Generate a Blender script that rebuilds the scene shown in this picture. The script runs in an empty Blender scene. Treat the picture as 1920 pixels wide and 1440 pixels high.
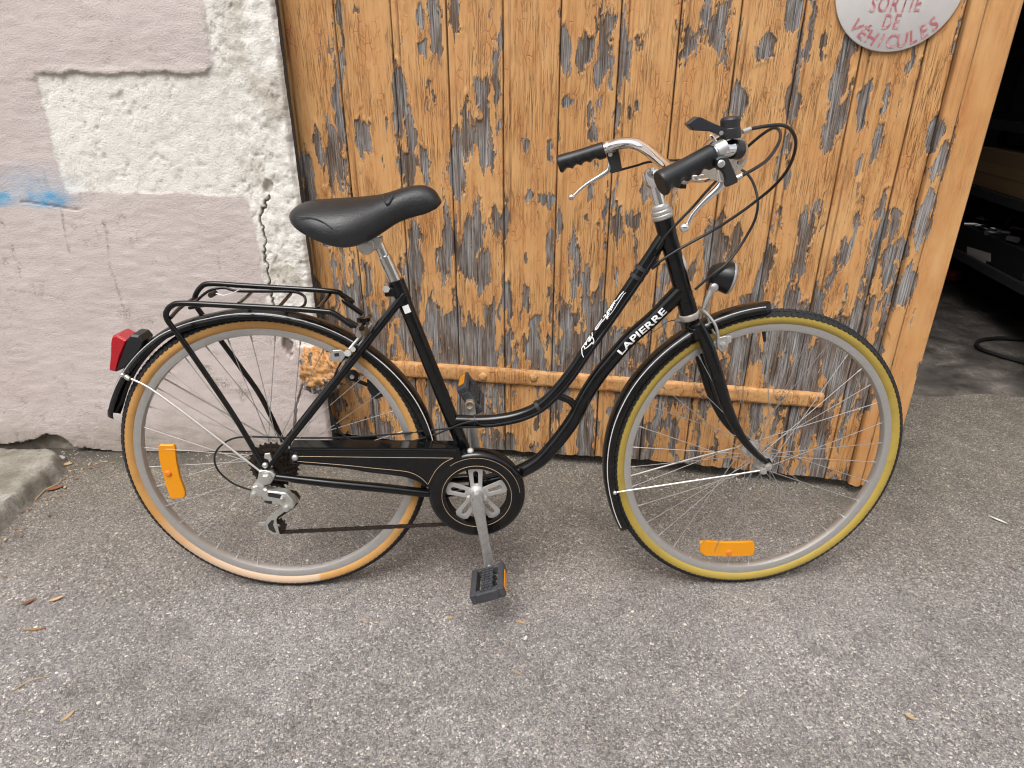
import bpy, bmesh, math, random
import numpy as np
from mathutils import Vector, Matrix

np.seterr(over="ignore")
random.seed(7)
rng = np.random.default_rng(7)
SC = bpy.context.scene
COL = SC.collection
PI = math.pi

# ------------------------------------------------------------------ camera, sky, sun, exposure
FOC, CAMH = 1250.0, 1.14851
CM = np.array([[1.0, -0.0004, 0.0], [-0.0002, -0.4242, 0.9056], [-0.0004, -0.9056, -0.4242]])
cam_data = bpy.data.cameras.new('camera')
cam_data.sensor_width = 36.0
cam_data.lens = FOC / 1920 * 36
cam_data.clip_start = 0.02
cam_data.clip_end = 300
cam = bpy.data.objects.new('camera', cam_data)
COL.objects.link(cam)
R = np.stack([CM[:, 0], -CM[:, 1], -CM[:, 2]], 1)
cam.matrix_world = Matrix([list(R[0]) + [0], list(R[1]) + [0], list(R[2]) + [CAMH], [0, 0, 0, 1]])
SC.camera = cam

world = bpy.data.worlds.new('World')
SC.world = world
world.use_nodes = True
wn = world.node_tree
wn.nodes.clear()
SUN_EL, SUN_AZ = math.radians(63), math.radians(205)      # azimuth clockwise from +Y: behind the camera, to the left
sky = wn.nodes.new('ShaderNodeTexSky')
sky.sky_type = 'NISHITA'
sky.sun_disc = False
sky.sun_elevation = SUN_EL
sky.sun_rotation = SUN_AZ
sky.air_density = 1.0
sky.dust_density = 4.0
hs = wn.nodes.new('ShaderNodeHueSaturation')
hs.inputs['Saturation'].default_value = 0.28
bg = wn.nodes.new('ShaderNodeBackground')
bg.inputs['Strength'].default_value = 0.15
wo = wn.nodes.new('ShaderNodeOutputWorld')
wn.links.new(sky.outputs[0], hs.inputs['Color'])
wn.links.new(hs.outputs[0], bg.inputs['Color'])
wn.links.new(bg.outputs[0], wo.inputs['Surface'])
sun_data = bpy.data.lights.new('sun', 'SUN')
sun_data.energy = 1.1
sun_data.angle = math.radians(30)
sun_data.color = (1.0, 0.985, 0.965)
sun = bpy.data.objects.new('sun', sun_data)
COL.objects.link(sun)
sd = Vector((math.sin(SUN_AZ) * math.cos(SUN_EL), math.cos(SUN_AZ) * math.cos(SUN_EL), math.sin(SUN_EL)))
sun.rotation_euler = sd.to_track_quat('Z', 'Y').to_euler()
SC.view_settings.view_transform = 'Standard'
SC.view_settings.look = 'None'
SC.view_settings.exposure = 0.76
SC.view_settings.gamma = 1.0
SC.view_settings.use_curve_mapping = False
SC.render.engine = 'CYCLES'
SC.cycles.use_denoising = True
SC.cycles.max_bounces = 8
SC.cycles.filter_width = 1.15

# ------------------------------------------------------------------ maths of the place
def v3(p): return np.array(p, float)
def ray(x, y): return CM @ np.array([(x - 960) / FOC, (y - 720) / FOC, 1.0])
CO = np.array([0, 0, CAMH])
def on_plane(x, y, p0, n):
    d = ray(x, y)
    return CO + d * (((v3(p0) - CO) @ n) / (d @ n))
def G(x, y, z=0.0):
    d = ray(x, y)
    return CO + d * ((z - CAMH) / d[2])
# bicycle frame: hub of the rear wheel, forward, left (away from the viewer), up; and the turned front wheel
RH = v3([-0.5369, 1.3099, 0.3444]); BA = v3([0.9999, 0.0147, 0.0]); BN = v3([-0.0147, 0.9981, -0.0606]); BU = v3([-0.0009, 0.0606, 0.9982])
FH = v3([0.5675, 1.3301, 0.3441]); FA = v3([0.9959, 0.0898, -0.0056]); FN = v3([-0.0900, 0.9921, -0.0878]); FU = v3([-0.0023, 0.0879, 0.9961])
def B(x, y, off=0.0): return on_plane(x, y, RH + BN * off, BN)
def F(x, y, off=0.0): return on_plane(x, y, FH + FN * off, FN)
def BL(a, n, u): return RH + BA * a + BN * n + BU * u
def FL(a, n, u): return FH + FA * a + FN * n + FU * u
DO = v3([-0.6028, 1.9819, 0.0]); DS = v3([0.9844, -0.1760, 0.0]); DN = v3([-0.1760, -0.9844, 0.0])
def Dp(x, y, off=0.0):
    p = on_plane(x, y, DO + DN * off, DN)
    return (p - DO) @ DS, p[2]
WY = 1.915
def Wp(x, y):
    p = on_plane(x, y, (0, WY, 0), v3([0, 1, 0]))
    return p[0], p[2]

# ------------------------------------------------------------------ numpy noise
def _h(ix, iy, seed):
    n = (ix.astype(np.int64) * 374761393 + iy.astype(np.int64) * 668265263 + seed * 1274126177) & 0xFFFFFFFF
    n = ((n ^ (n >> 13)) * 1274126177) & 0xFFFFFFFF
    n = ((n ^ (n >> 16)) * 2246822519) & 0xFFFFFFFF
    return ((n ^ (n >> 15)) & 0xFFFFFF) / float(0xFFFFFF)
def vnoise(x, y, seed=0):
    ix, iy = np.floor(x), np.floor(y)
    fx, fy = x - ix, y - iy
    ux, uy = fx * fx * fx * (fx * (fx * 6 - 15) + 10), fy * fy * fy * (fy * (fy * 6 - 15) + 10)
    a, b = _h(ix, iy, seed), _h(ix + 1, iy, seed)
    c, d = _h(ix, iy + 1, seed), _h(ix + 1, iy + 1, seed)
    return (a + (b - a) * ux + (c - a) * uy + (a - b - c + d) * ux * uy) * 2 - 1
def fbm(x, y, octv=4, seed=0, gain=0.5):
    s = 0; a = 1.0; t = 0
    for k in range(octv):
        s = s + a * vnoise(x * 2 ** k + 17.3 * k, y * 2 ** k - 9.1 * k, seed + k)
        t += a; a *= gain
    return s / t
def worley(x, y, seed=0):
    ix, iy = np.floor(x), np.floor(y)
    f1 = np.full(x.shape, 9.0); f2 = f1.copy(); cid = np.zeros(x.shape)
    for dx in (-1, 0, 1):
        for dy in (-1, 0, 1):
            jx, jy = ix + dx, iy + dy
            d = np.hypot(jx + _h(jx, jy, seed) - x, jy + _h(jx, jy, seed + 5) - y)
            r = _h(jx, jy, seed + 9)
            m = d < f1
            f2 = np.where(m, f1, np.minimum(f2, d)); cid = np.where(m, r, cid); f1 = np.where(m, d, f1)
    return f1, f2, cid
def sstep(a, b, x):
    t = np.clip((x - a) / (b - a), 0, 1)
    return t * t * (3 - 2 * t)
def seg_dist(X, Z, pts):
    d = np.full(X.shape, 9.0)
    for (x0, z0), (x1, z1) in zip(pts[:-1], pts[1:]):
        dx, dz = x1 - x0, z1 - z0
        t = np.clip(((X - x0) * dx + (Z - z0) * dz) / (dx * dx + dz * dz + 1e-12), 0, 1)
        d = np.minimum(d, np.hypot(X - x0 - t * dx, Z - z0 - t * dz))
    return d
def in_poly(X, Z, pts):
    c = np.zeros(X.shape, bool)
    n = len(pts)
    for i in range(n):
        x0, z0 = pts[i]; x1, z1 = pts[(i + 1) % n]
        if z0 == z1: continue
        c ^= ((z0 > Z) != (z1 > Z)) & (X < (x1 - x0) * (Z - z0) / (z1 - z0) + x0)
    return c
def spline(pts, n=8):
    """Catmull-Rom through the points (any dimension)."""
    P = [v3(p) for p in pts]
    if len(P) < 3: return P
    P = [2 * P[0] - P[1]] + P + [2 * P[-1] - P[-2]]
    out = []
    for i in range(1, len(P) - 2):
        p0, p1, p2, p3 = P[i - 1:i + 3]
        for k in range(n):
            t = k / n
            out.append(0.5 * (2 * p1 + (p2 - p0) * t + (2 * p0 - 5 * p1 + 4 * p2 - p3) * t * t + (3 * p1 - p0 - 3 * p2 + p3) * t ** 3))
    out.append(P[-2])
    return out

# ------------------------------------------------------------------ mesh building
def nrm(v):
    v = v3(v); return v / (np.linalg.norm(v) + 1e-12)
def perp(t, ref=None):
    r = v3((0, 0, 1)) if ref is None else v3(ref)
    if abs(nrm(t) @ nrm(r)) > 0.97: r = v3((1, 0, 0))
    e = nrm(np.cross(t, r)); return e, nrm(np.cross(e, t))
class MB:
    def __init__(s): s.v = []; s.f = []; s.m = []
    def add(s, vs, fs, mat=0):
        b = len(s.v)
        s.v += [tuple(map(float, p)) for p in vs]
        s.f += [tuple(b + i for i in f) for f in fs]
        s.m += [mat] * len(fs)
        return s
    def tube(s, pts, r, n=12, caps=True, mat=0, flat=1.0, ref=None):
        P = [v3(p) for p in pts]
        rr = r if hasattr(r, '__len__') else [r] * len(P)
        if len(rr) != len(P): rr = np.interp(np.linspace(0, 1, len(P)), np.linspace(0, 1, len(rr)), rr)
        vs = []; e = None
        for i, p in enumerate(P):
            t = nrm(P[min(i + 1, len(P) - 1)] - P[max(i - 1, 0)])
            if e is None: e, g = perp(t, ref)
            else:
                e = nrm(e - t * (e @ t)); g = nrm(np.cross(t, e)) * -1
            g = nrm(np.cross(e, t))
            for k in range(n):
                a = 2 * PI * k / n
                vs.append(p + rr[i] * (math.cos(a) * e * flat + math.sin(a) * g))
        fs = [(i * n + k, i * n + (k + 1) % n, (i + 1) * n + (k + 1) % n, (i + 1) * n + k) for i in range(len(P) - 1) for k in range(n)]
        if caps: fs += [tuple(range(n))[::-1], tuple((len(P) - 1) * n + k for k in range(n))]
        return s.add(vs, fs, mat)
    def cyl(s, a, b, r, n=16, mat=0, r2=None):
        return s.tube([a, b], [r, r if r2 is None else r2], n, True, mat)
    def ball(s, c, r, n=10, mat=0, sc=(1, 1, 1), axes=None):
        A = np.eye(3) if axes is None else np.array(axes)
        vs = []; m = n // 2
        for i in range(m + 1):
            th = PI * i / m
            for k in range(n):
                ph = 2 * PI * k / n
                vs.append(v3(c) + r * (A.T @ v3((sc[0] * math.sin(th) * math.cos(ph), sc[1] * math.sin(th) * math.sin(ph), sc[2] * math.cos(th)))))
        fs = [(i * n + k, (i + 1) * n + k, (i + 1) * n + (k + 1) % n, i * n + (k + 1) % n) for i in range(m) for k in range(n)]
        return s.add(vs, fs, mat)
    def prism(s, front, back, mat=0):
        """polygon (front ring) to polygon (back ring), closed."""
        n = len(front)
        fs = [tuple(range(n)), tuple(range(n, 2 * n))[::-1]] + [(k, n + k, n + (k + 1) % n, (k + 1) % n) for k in range(n)]
        return s.add(list(front) + list(back), fs, mat)
    def slab(s, pts, d, mat=0, bev=0.0):
        """polygon extruded along vector d, with an optional chamfer on its front rim"""
        P = [v3(p) for p in pts]; d = v3(d)
        if bev:
            c = sum(P) / len(P); L = np.linalg.norm(d)
            inn = [p + (c - p) / (np.linalg.norm(c - p) + 1e-9) * bev for p in P]
            ring = [p + d * (bev / L) for p in P]
            n = len(P)
            fs = [tuple(range(n))] + [(k, n + k, n + (k + 1) % n, (k + 1) % n) for k in range(n)] + \
                 [(n + k, 2 * n + k, 2 * n + (k + 1) % n, n + (k + 1) % n) for k in range(n)] + [tuple(range(2 * n, 3 * n))[::-1]]
            return s.add(inn + ring + [p + d for p in P], fs, mat)
        return s.prism(P, [p + d for p in P], mat)
    def box(s, c, ax, hx, ay, hy, az, hz, mat=0):
        c = v3(c); X, Y, Z = v3(ax) * hx, v3(ay) * hy, v3(az) * hz
        vs = [c + i * X + j * Y + k * Z for k in (-1, 1) for j in (-1, 1) for i in (-1, 1)]
        return s.add(vs, [(0, 2, 3, 1), (4, 5, 7, 6), (0, 1, 5, 4), (2, 6, 7, 3), (0, 4, 6, 2), (1, 3, 7, 5)], mat)
    def lathe(s, c, axis, prof, n=24, mat=0, e=None, caps=True):
        """prof: (radius, along)"""
        axis = nrm(axis); e1, g1 = perp(axis, e)
        vs = []
        for r, h in prof:
            for k in range(n):
                a = 2 * PI * k / n
                vs.append(v3(c) + axis * h + r * (math.cos(a) * e1 + math.sin(a) * g1))
        m = len(prof)
        fs = [(i * n + k, i * n + (k + 1) % n, (i + 1) * n + (k + 1) % n, (i + 1) * n + k) for i in range(m - 1) for k in range(n)]
        if caps: fs += [tuple(range(n))[::-1], tuple((m - 1) * n + k for k in range(n))]
        return s.add(vs, fs, mat)
    def ringlathe(s, prof, n=96, mat=0, closed=True, a0=0.0, a1=2 * PI):
        """wheel-like ring about local Y: prof (radius, y); full circle or an arc"""
        full = abs(a1 - a0 - 2 * PI) < 1e-6
        N = n if full else n + 1
        vs = []
        for k in range(N):
            a = a0 + (a1 - a0) * k / n
            for r, y in prof: vs.append((r * math.cos(a), y, r * math.sin(a)))
        m = len(prof); fs = []
        for k in range(n):
            k2 = (k + 1) % N
            for j in range(m if closed else m - 1):
                j2 = (j + 1) % m
                fs.append((k * m + j, k * m + j2, k2 * m + j2, k2 * m + j))
        if not full and closed: fs += [tuple(range(m)), tuple(range((N - 1) * m, N * m))[::-1]]
        return s.add(vs, fs, mat)
    def mesh(s, name, mats, smooth=35, M=None):
        me = bpy.data.meshes.new(name)
        vs = s.v
        if M is not None:
            A = np.array(s.v); vs = (A @ np.array(M.to_3x3()).T + np.array(M.translation)).tolist()
        me.from_pydata(vs, [], s.f)
        for m in mats: me.materials.append(m)
        if len(mats) > 1: me.polygons.foreach_set('material_index', s.m)
        bm = bmesh.new(); bm.from_mesh(me)
        bmesh.ops.recalc_face_normals(bm, faces=bm.faces)
        bm.to_mesh(me); bm.free()
        if smooth:
            me.polygons.foreach_set('use_smooth', [True] * len(me.polygons))
            me.set_sharp_from_angle(angle=math.radians(smooth))
        return me
    def build(s, name, mat, parent=None, smooth=35, world=True, bevel=0.0):
        mats = mat if isinstance(mat, (list, tuple)) else [mat]
        M = None
        if parent is not None and world: M = WM[parent.name].inverted()
        me = s.mesh(name, mats, smooth, M)
        o = link(name, me, parent)
        if bevel:
            b = o.modifiers.new('bevel', 'BEVEL'); b.width = bevel; b.segments = 2; b.limit_method = 'ANGLE'; b.angle_limit = math.radians(40)
            b.harden_normals = True
        return o
WM = {}
def link(name, data, parent=None, M=None):
    o = bpy.data.objects.new(name, data)
    COL.objects.link(o)
    M = Matrix.Identity(4) if M is None else M
    o.matrix_basis = M
    if parent is not None:
        o.parent = parent
        WM[o.name] = WM[parent.name] @ M
    else: WM[o.name] = M
    return o
def tag(o, label=None, cat=None, group=None, kind=None):
    if label: o['label'] = label
    if cat: o['category'] = cat
    if group: o['group'] = group
    if kind: o['kind'] = kind
    return o
def thing(name, label, cat, loc=(0, 0, 0), rot=None, group=None):
    M = Matrix.Translation(Vector(loc)) @ (rot.to_4x4() if rot is not None else Matrix.Identity(4))
    return tag(link(name, None, None, M), label, cat, group)
def frame(o, x, y, z):
    return Matrix([[x[0], y[0], z[0], o[0]], [x[1], y[1], z[1], o[1]], [x[2], y[2], z[2], o[2]], [0, 0, 0, 1]])

# ------------------------------------------------------------------ materials
class NT:
    def __init__(s, name):
        s.mat = bpy.data.materials.new(name); s.mat.use_nodes = True
        s.t = s.mat.node_tree; s.t.nodes.clear()
        s.out = s.t.nodes.new('ShaderNodeOutputMaterial')
        s.p = s.t.nodes.new('ShaderNodeBsdfPrincipled')
        s.t.links.new(s.p.outputs[0], s.out.inputs[0])
        s.tc = s.t.nodes.new('ShaderNodeTexCoord')
    def n(s, typ, **kw):
        nd = s.t.nodes.new('ShaderNode' + typ)
        for k, v in kw.items(): setattr(nd, k, v)
        return nd
    def set(s, sock, val):
        if hasattr(val, 'is_linked') or hasattr(val, 'links'): s.t.links.new(val, sock)
        elif isinstance(val, tuple) and len(val) == 3 and sock.type == 'RGBA': sock.default_value = val + (1,)
        else: sock.default_value = val
    def inp(s, **kw):
        for k, v in kw.items(): s.set(s.p.inputs[k.replace('_', ' ')], v)
        return s
    def map(s, scale, loc=(0, 0, 0), src='Object', rot=(0, 0, 0)):
        m = s.n('Mapping'); s.t.links.new(s.tc.outputs[src], m.inputs[0])
        m.inputs['Scale'].default_value = scale; m.inputs['Location'].default_value = loc; m.inputs['Rotation'].default_value = rot
        return m.outputs[0]
    def noise(s, vec, scale=1.0, detail=4, rough=0.55, dist=0.0):
        d = s.n('TexNoise'); s.set(d.inputs['Vector'], vec)
        d.inputs['Scale'].default_value = scale; d.inputs['Detail'].default_value = detail
        d.inputs['Roughness'].default_value = rough; d.inputs['Distortion'].default_value = dist
        return d.outputs[0]
    def voro(s, vec, scale=1.0, feature='F1', rand=1.0):
        d = s.n('TexVoronoi', feature=feature); s.set(d.inputs['Vector'], vec)
        d.inputs['Scale'].default_value = scale; d.inputs['Randomness'].default_value = rand
        return d
    def ramp(s, fac, stops, interp='LINEAR'):
        d = s.n('ValToRGB'); s.set(d.inputs[0], fac); cr = d.color_ramp; cr.interpolation = interp
        while len(cr.elements) < len(stops): cr.elements.new(0.5)
        for e, (p, c) in zip(cr.elements, stops):
            e.position = p
            e.color = (c, c, c, 1) if not isinstance(c, tuple) else c + (1,)
        return d.outputs[0]
    def mix(s, fac, a, b, mode='MIX'):
        d = s.n('Mix', data_type='RGBA', blend_type=mode)
        s.set(d.inputs[0], fac); s.set(d.inputs[6], a); s.set(d.inputs[7], b)
        return d.outputs[2]
    def math(s, op, a, b=0.0, c=None, clamp=False):
        d = s.n('Math', operation=op, use_clamp=clamp); s.set(d.inputs[0], a); s.set(d.inputs[1], b)
        if c is not None: s.set(d.inputs[2], c)
        return d.outputs[0]
    def attr(s, name):
        d = s.n('Attribute', attribute_name=name); return d.outputs['Fac']
    def bump(s, h, dist=0.001, strength=1.0, prev=None):
        d = s.n('Bump'); d.inputs['Strength'].default_value = strength; d.inputs['Distance'].default_value = dist
        s.set(d.inputs['Height'], h)
        if prev is not None: s.set(d.inputs['Normal'], prev)
        return d.outputs[0]

def simple(name, col, rough=0.5, metal=0.0, dust=0.0, dustcol=(0.3, 0.27, 0.24), bumpd=0.0, bscale=400, coat=0.0, spec=0.5, dscale=60):
    t = NT(name)
    c = col
    if dust:
        n1 = t.noise(t.map((1, 1, 1)), dscale, 6, 0.7)
        n2 = t.noise(t.map((1, 1, 1)), dscale * 9, 2, 0.5)
        k = t.math('MULTIPLY', t.ramp(n1, [(0.45, 0.0), (0.75, 1.0)]), dust)
        k2 = t.math('MULTIPLY', t.ramp(n2, [(0.66, 0.0), (0.74, 1.0)]), dust * 1.2)
        c = t.mix(t.math('MAXIMUM', k, k2), col, dustcol)
        t.inp(Roughness=t.math('ADD', t.math('MULTIPLY', t.ramp(n1, [(0.3, 0.0), (0.8, 1.0)]), min(0.25, dust * 0.8)), rough))
    else: t.inp(Roughness=rough)
    t.inp(Base_Color=c, Metallic=metal)
    t.p.inputs['Coat Weight'].default_value = coat
    t.p.inputs['Coat Roughness'].default_value = 0.06
    t.p.inputs['Specular IOR Level'].default_value = spec
    if bumpd: t.inp(Normal=t.bump(t.noise(t.map((1, 1, 1)), bscale, 4), bumpd))
    return t.mat

# ---- asphalt
GT = 2.0
def asphalt_material():
    t = NT('asphalt')
    P = t.map((1, 1, 1))
    wob = t.noise(P, 90, 2)
    Pw = t.n('VectorMath', operation='ADD'); t.set(Pw.inputs[0], P)
    vs = t.n('VectorMath', operation='SCALE'); t.t.links.new(t.n('TexNoise').outputs[1], vs.inputs[0])
    nz = vs.inputs[0].links[0].from_node; t.set(nz.inputs['Vector'], P); nz.inputs['Scale'].default_value = 120; vs.inputs['Scale'].default_value = 0.006
    t.t.links.new(vs.outputs[0], Pw.inputs[1]); Q = Pw.outputs[0]
    a = t.voro(Q, 235); b = t.voro(Q, 470); c = t.voro(Q, 70)
    ed = t.voro(Q, 235, 'DISTANCE_TO_EDGE')
    ra = t.n('SeparateColor'); t.t.links.new(a.outputs['Color'], ra.inputs[0])
    rb = t.n('SeparateColor'); t.t.links.new(b.outputs['Color'], rb.inputs[0])
    rc = t.n('SeparateColor'); t.t.links.new(c.outputs['Color'], rc.inputs[0])
    stone = t.ramp(ra.outputs[0], [(0.0, (0.075, 0.07, 0.067)), (0.28, (0.135, 0.128, 0.122)), (0.55, (0.19, 0.178, 0.168)), (0.8, (0.25, 0.23, 0.21)), (0.93, (0.32, 0.30, 0.28)), (1.0, (0.42, 0.385, 0.34))])
    fine = t.ramp(rb.outputs[1], [(0.0, (0.07, 0.066, 0.062)), (0.5, (0.16, 0.15, 0.143)), (0.9, (0.25, 0.235, 0.22)), (1.0, (0.38, 0.35, 0.31))])
    pick = t.ramp(ra.outputs[2], [(0.42, 0.0), (0.46, 1.0)])
    col = t.mix(pick, stone, fine)
    crev = t.ramp(ed.outputs[0], [(0.0, 1.0), (0.075, 0.0)])
    col = t.mix(t.math('MULTIPLY', crev, 0.72), col, (0.042, 0.038, 0.035))
    spk = t.ramp(rc.outputs[0], [(0.99, 0.0), (0.993, 1.0)])
    spk = t.math('MULTIPLY', spk, t.ramp(c.outputs['Distance'], [(0.22, 1.0), (0.3, 0.0)]))
    col = t.mix(spk, col, (0.46, 0.43, 0.38))
    # large tone changes, mossy brown near the doorway, worn paler in the open
    big = t.noise(P, 2.2, 5, 0.6); mid = t.noise(P, 11, 5, 0.65)
    tone = t.ramp(big, [(0.3, (0.80, 0.79, 0.77)), (0.7, (1.14, 1.14, 1.15))])
    col = t.mix(1.0, col, tone, 'MULTIPLY')
    tone2 = t.ramp(mid, [(0.3, (0.78, 0.77, 0.75)), (0.5, (1.0, 1.0, 1.0)), (0.7, (1.13, 1.14, 1.15))])
    col = t.mix(1.0, col, tone2, 'MULTIPLY')
    sep = t.n('SeparateXYZ'); t.t.links.new(t.tc.outputs['Object'], sep.inputs[0])
    yy = t.math('ADD', sep.outputs[1], t.math('MULTIPLY', t.math('SUBTRACT', mid, 0.5), 0.7))
    moss = t.math('MULTIPLY', t.ramp(t.math('MULTIPLY', yy, 0.4), [(0.46, 0.0), (0.70, 1.0)]), 0.9)
    mossc = t.mix(1.0, col, (0.70, 0.665, 0.555), 'MULTIPLY')
    col = t.mix(moss, col, mossc)
    dirt = t.ramp(t.noise(P, 26, 6, 0.75), [(0.50, 0.0), (0.70, 0.7)])
    col = t.mix(t.math('MULTIPLY', dirt, moss), col, (0.075, 0.062, 0.045))
    col = t.mix(1.0, col, (GT, GT * 0.985, GT * 0.99), 'MULTIPLY')
    # packed dirt where the yard meets the wall and along the door's foot
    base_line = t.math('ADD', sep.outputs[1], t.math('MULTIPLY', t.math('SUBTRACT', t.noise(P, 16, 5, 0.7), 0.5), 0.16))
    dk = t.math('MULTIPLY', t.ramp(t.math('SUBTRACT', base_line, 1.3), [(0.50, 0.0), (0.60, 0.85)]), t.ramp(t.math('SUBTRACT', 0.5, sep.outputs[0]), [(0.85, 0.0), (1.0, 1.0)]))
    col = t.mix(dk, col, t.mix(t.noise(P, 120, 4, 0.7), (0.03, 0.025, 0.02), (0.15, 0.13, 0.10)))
    # oil and damp stains
    oil = t.ramp(t.noise(t.map((1, 1.7, 1), (4.2, 1.3, 0)), 2.6, 5, 0.62), [(0.56, 0.0), (0.70, 0.45)])
    col = t.mix(oil, col, t.mix(1.0, col, (0.55, 0.54, 0.52), 'MULTIPLY'))
    h = t.math('ADD', t.math('MULTIPLY', t.math('MINIMUM', ed.outputs[0], 0.22), 3.0), t.math('MULTIPLY', ra.outputs[1], 0.55))
    h = t.math('SUBTRACT', h, t.math('MULTIPLY', b.outputs['Distance'], 0.25))
    nb = t.bump(h, 0.0026, 1.0)
    nb = t.bump(mid, 0.006, 0.5, nb)
    t.inp(Base_Color=col, Roughness=0.82, Normal=nb)
    return t.mat
M_ASPH = asphalt_material()

def ground_mesh():
    xs = np.concatenate([[-60, -30, -12, -6, -4], np.arange(-2.6, 2.61, 0.03), [3.2, 4, 6, 12, 30, 60]])
    ys = np.concatenate([[-60, -25, -10, -4, -1.5, -0.4], np.arange(0.2, 3.2, 0.03), [3.6, 4.2, 5, 6, 7, 8]])
    X, Y = np.meshgrid(xs, ys)
    Z = 0.004 * fbm(X * 3, Y * 3, 4, 3) * ((np.abs(X) < 2.7) & (Y > 0.1))
    dx, dy = X, Y
    # level under the tyres
    for p in ((RH[0], 1.289), (FH[0], 1.30)):
        Z *= sstep(0.05, 0.35, np.hypot(dx - p[0], dy - p[1]))
    vs = np.stack([X, Y, Z], -1).reshape(-1, 3)
    m = MB(); nx = len(xs)
    m.v = vs.tolist()
    for j in range(len(ys) - 1):
        for i in range(nx - 1): m.f.append((j * nx + i, j * nx + i + 1, (j + 1) * nx + i + 1, (j + 1) * nx + i)); m.m.append(0)
    return m
tag(ground_mesh().build('ground', M_ASPH), 'grey weathered asphalt yard with pale aggregate', None, None, 'structure')

def grit(n, size, box, seed, mat, name, label, dens=None):
    """small loose bits lying on the ground"""
    r = np.random.default_rng(seed); m = MB()
    k = 0
    while k < n:
        x = r.uniform(box[0], box[1]); y = r.uniform(box[2], box[3])
        if dens is not None and r.random() > dens(x, y): continue
        s = size * r.uniform(0.5, 1.5); a = r.uniform(0, PI)
        e = v3((math.cos(a), math.sin(a), 0)) * s * r.uniform(0.8, 1.5); g = v3((-math.sin(a), math.cos(a), 0)) * s
        c = v3((x, y, 0.0)); hh = s * r.uniform(0.5, 0.9)
        b = [c + e * r.uniform(.8, 1.2), c + g * r.uniform(.8, 1.2), c - e * r.uniform(.8, 1.2), c - g * r.uniform(.8, 1.2)]
        tp = [c + (q - c) * r.uniform(0.45, 0.75) + v3((0, 0, hh)) for q in b]
        b = [q - v3((0, 0, 0.004)) for q in b]
        m.add(b + tp, [(4, 5, 6, 7), (0, 1, 5, 4), (1, 2, 6, 5), (2, 3, 7, 6), (3, 0, 4, 7)], k % len(mat)); k += 1
    return tag(m.build(name, mat, smooth=0), label, None, None, 'stuff')
tag(MB().box((0.5, -7.0, 2.7), (1, 0, 0), 14, (0, 1, 0), 0.3, (0, 0, 1), 2.72).build('unseen_sky_blocker', simple('sky_blocker_render', (0.42, 0.39, 0.35), 0.9), smooth=0), 'unseen pale house front added to block low sky', None, None, 'structure')  # unseen house front, added to cut low sky light and darken reflections
M_GR = [simple('grit_%d' % i, c, 0.85) for i, c in enumerate([(0.42, 0.38, 0.33), (0.3, 0.27, 0.25), (0.16, 0.15, 0.14), (0.5, 0.44, 0.35)])]
grit(2600, 0.0024, (-1.75, 2.0, 0.72, 1.98), 5, M_GR, 'gravel', 'tiny loose grit scattered over the asphalt')
grit(900, 0.0026, (-1.5, 1.1, 1.70, 1.98), 15, M_GR, 'wall_foot_grit', 'grit and crumbs gathered along the wall and door foot', lambda x, y: 1.0 if abs(y - (1.90 if x < -0.6 else 1.98 - 0.179 * (x + 0.6) - 0.02)) < 0.045 else 0.0)

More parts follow.
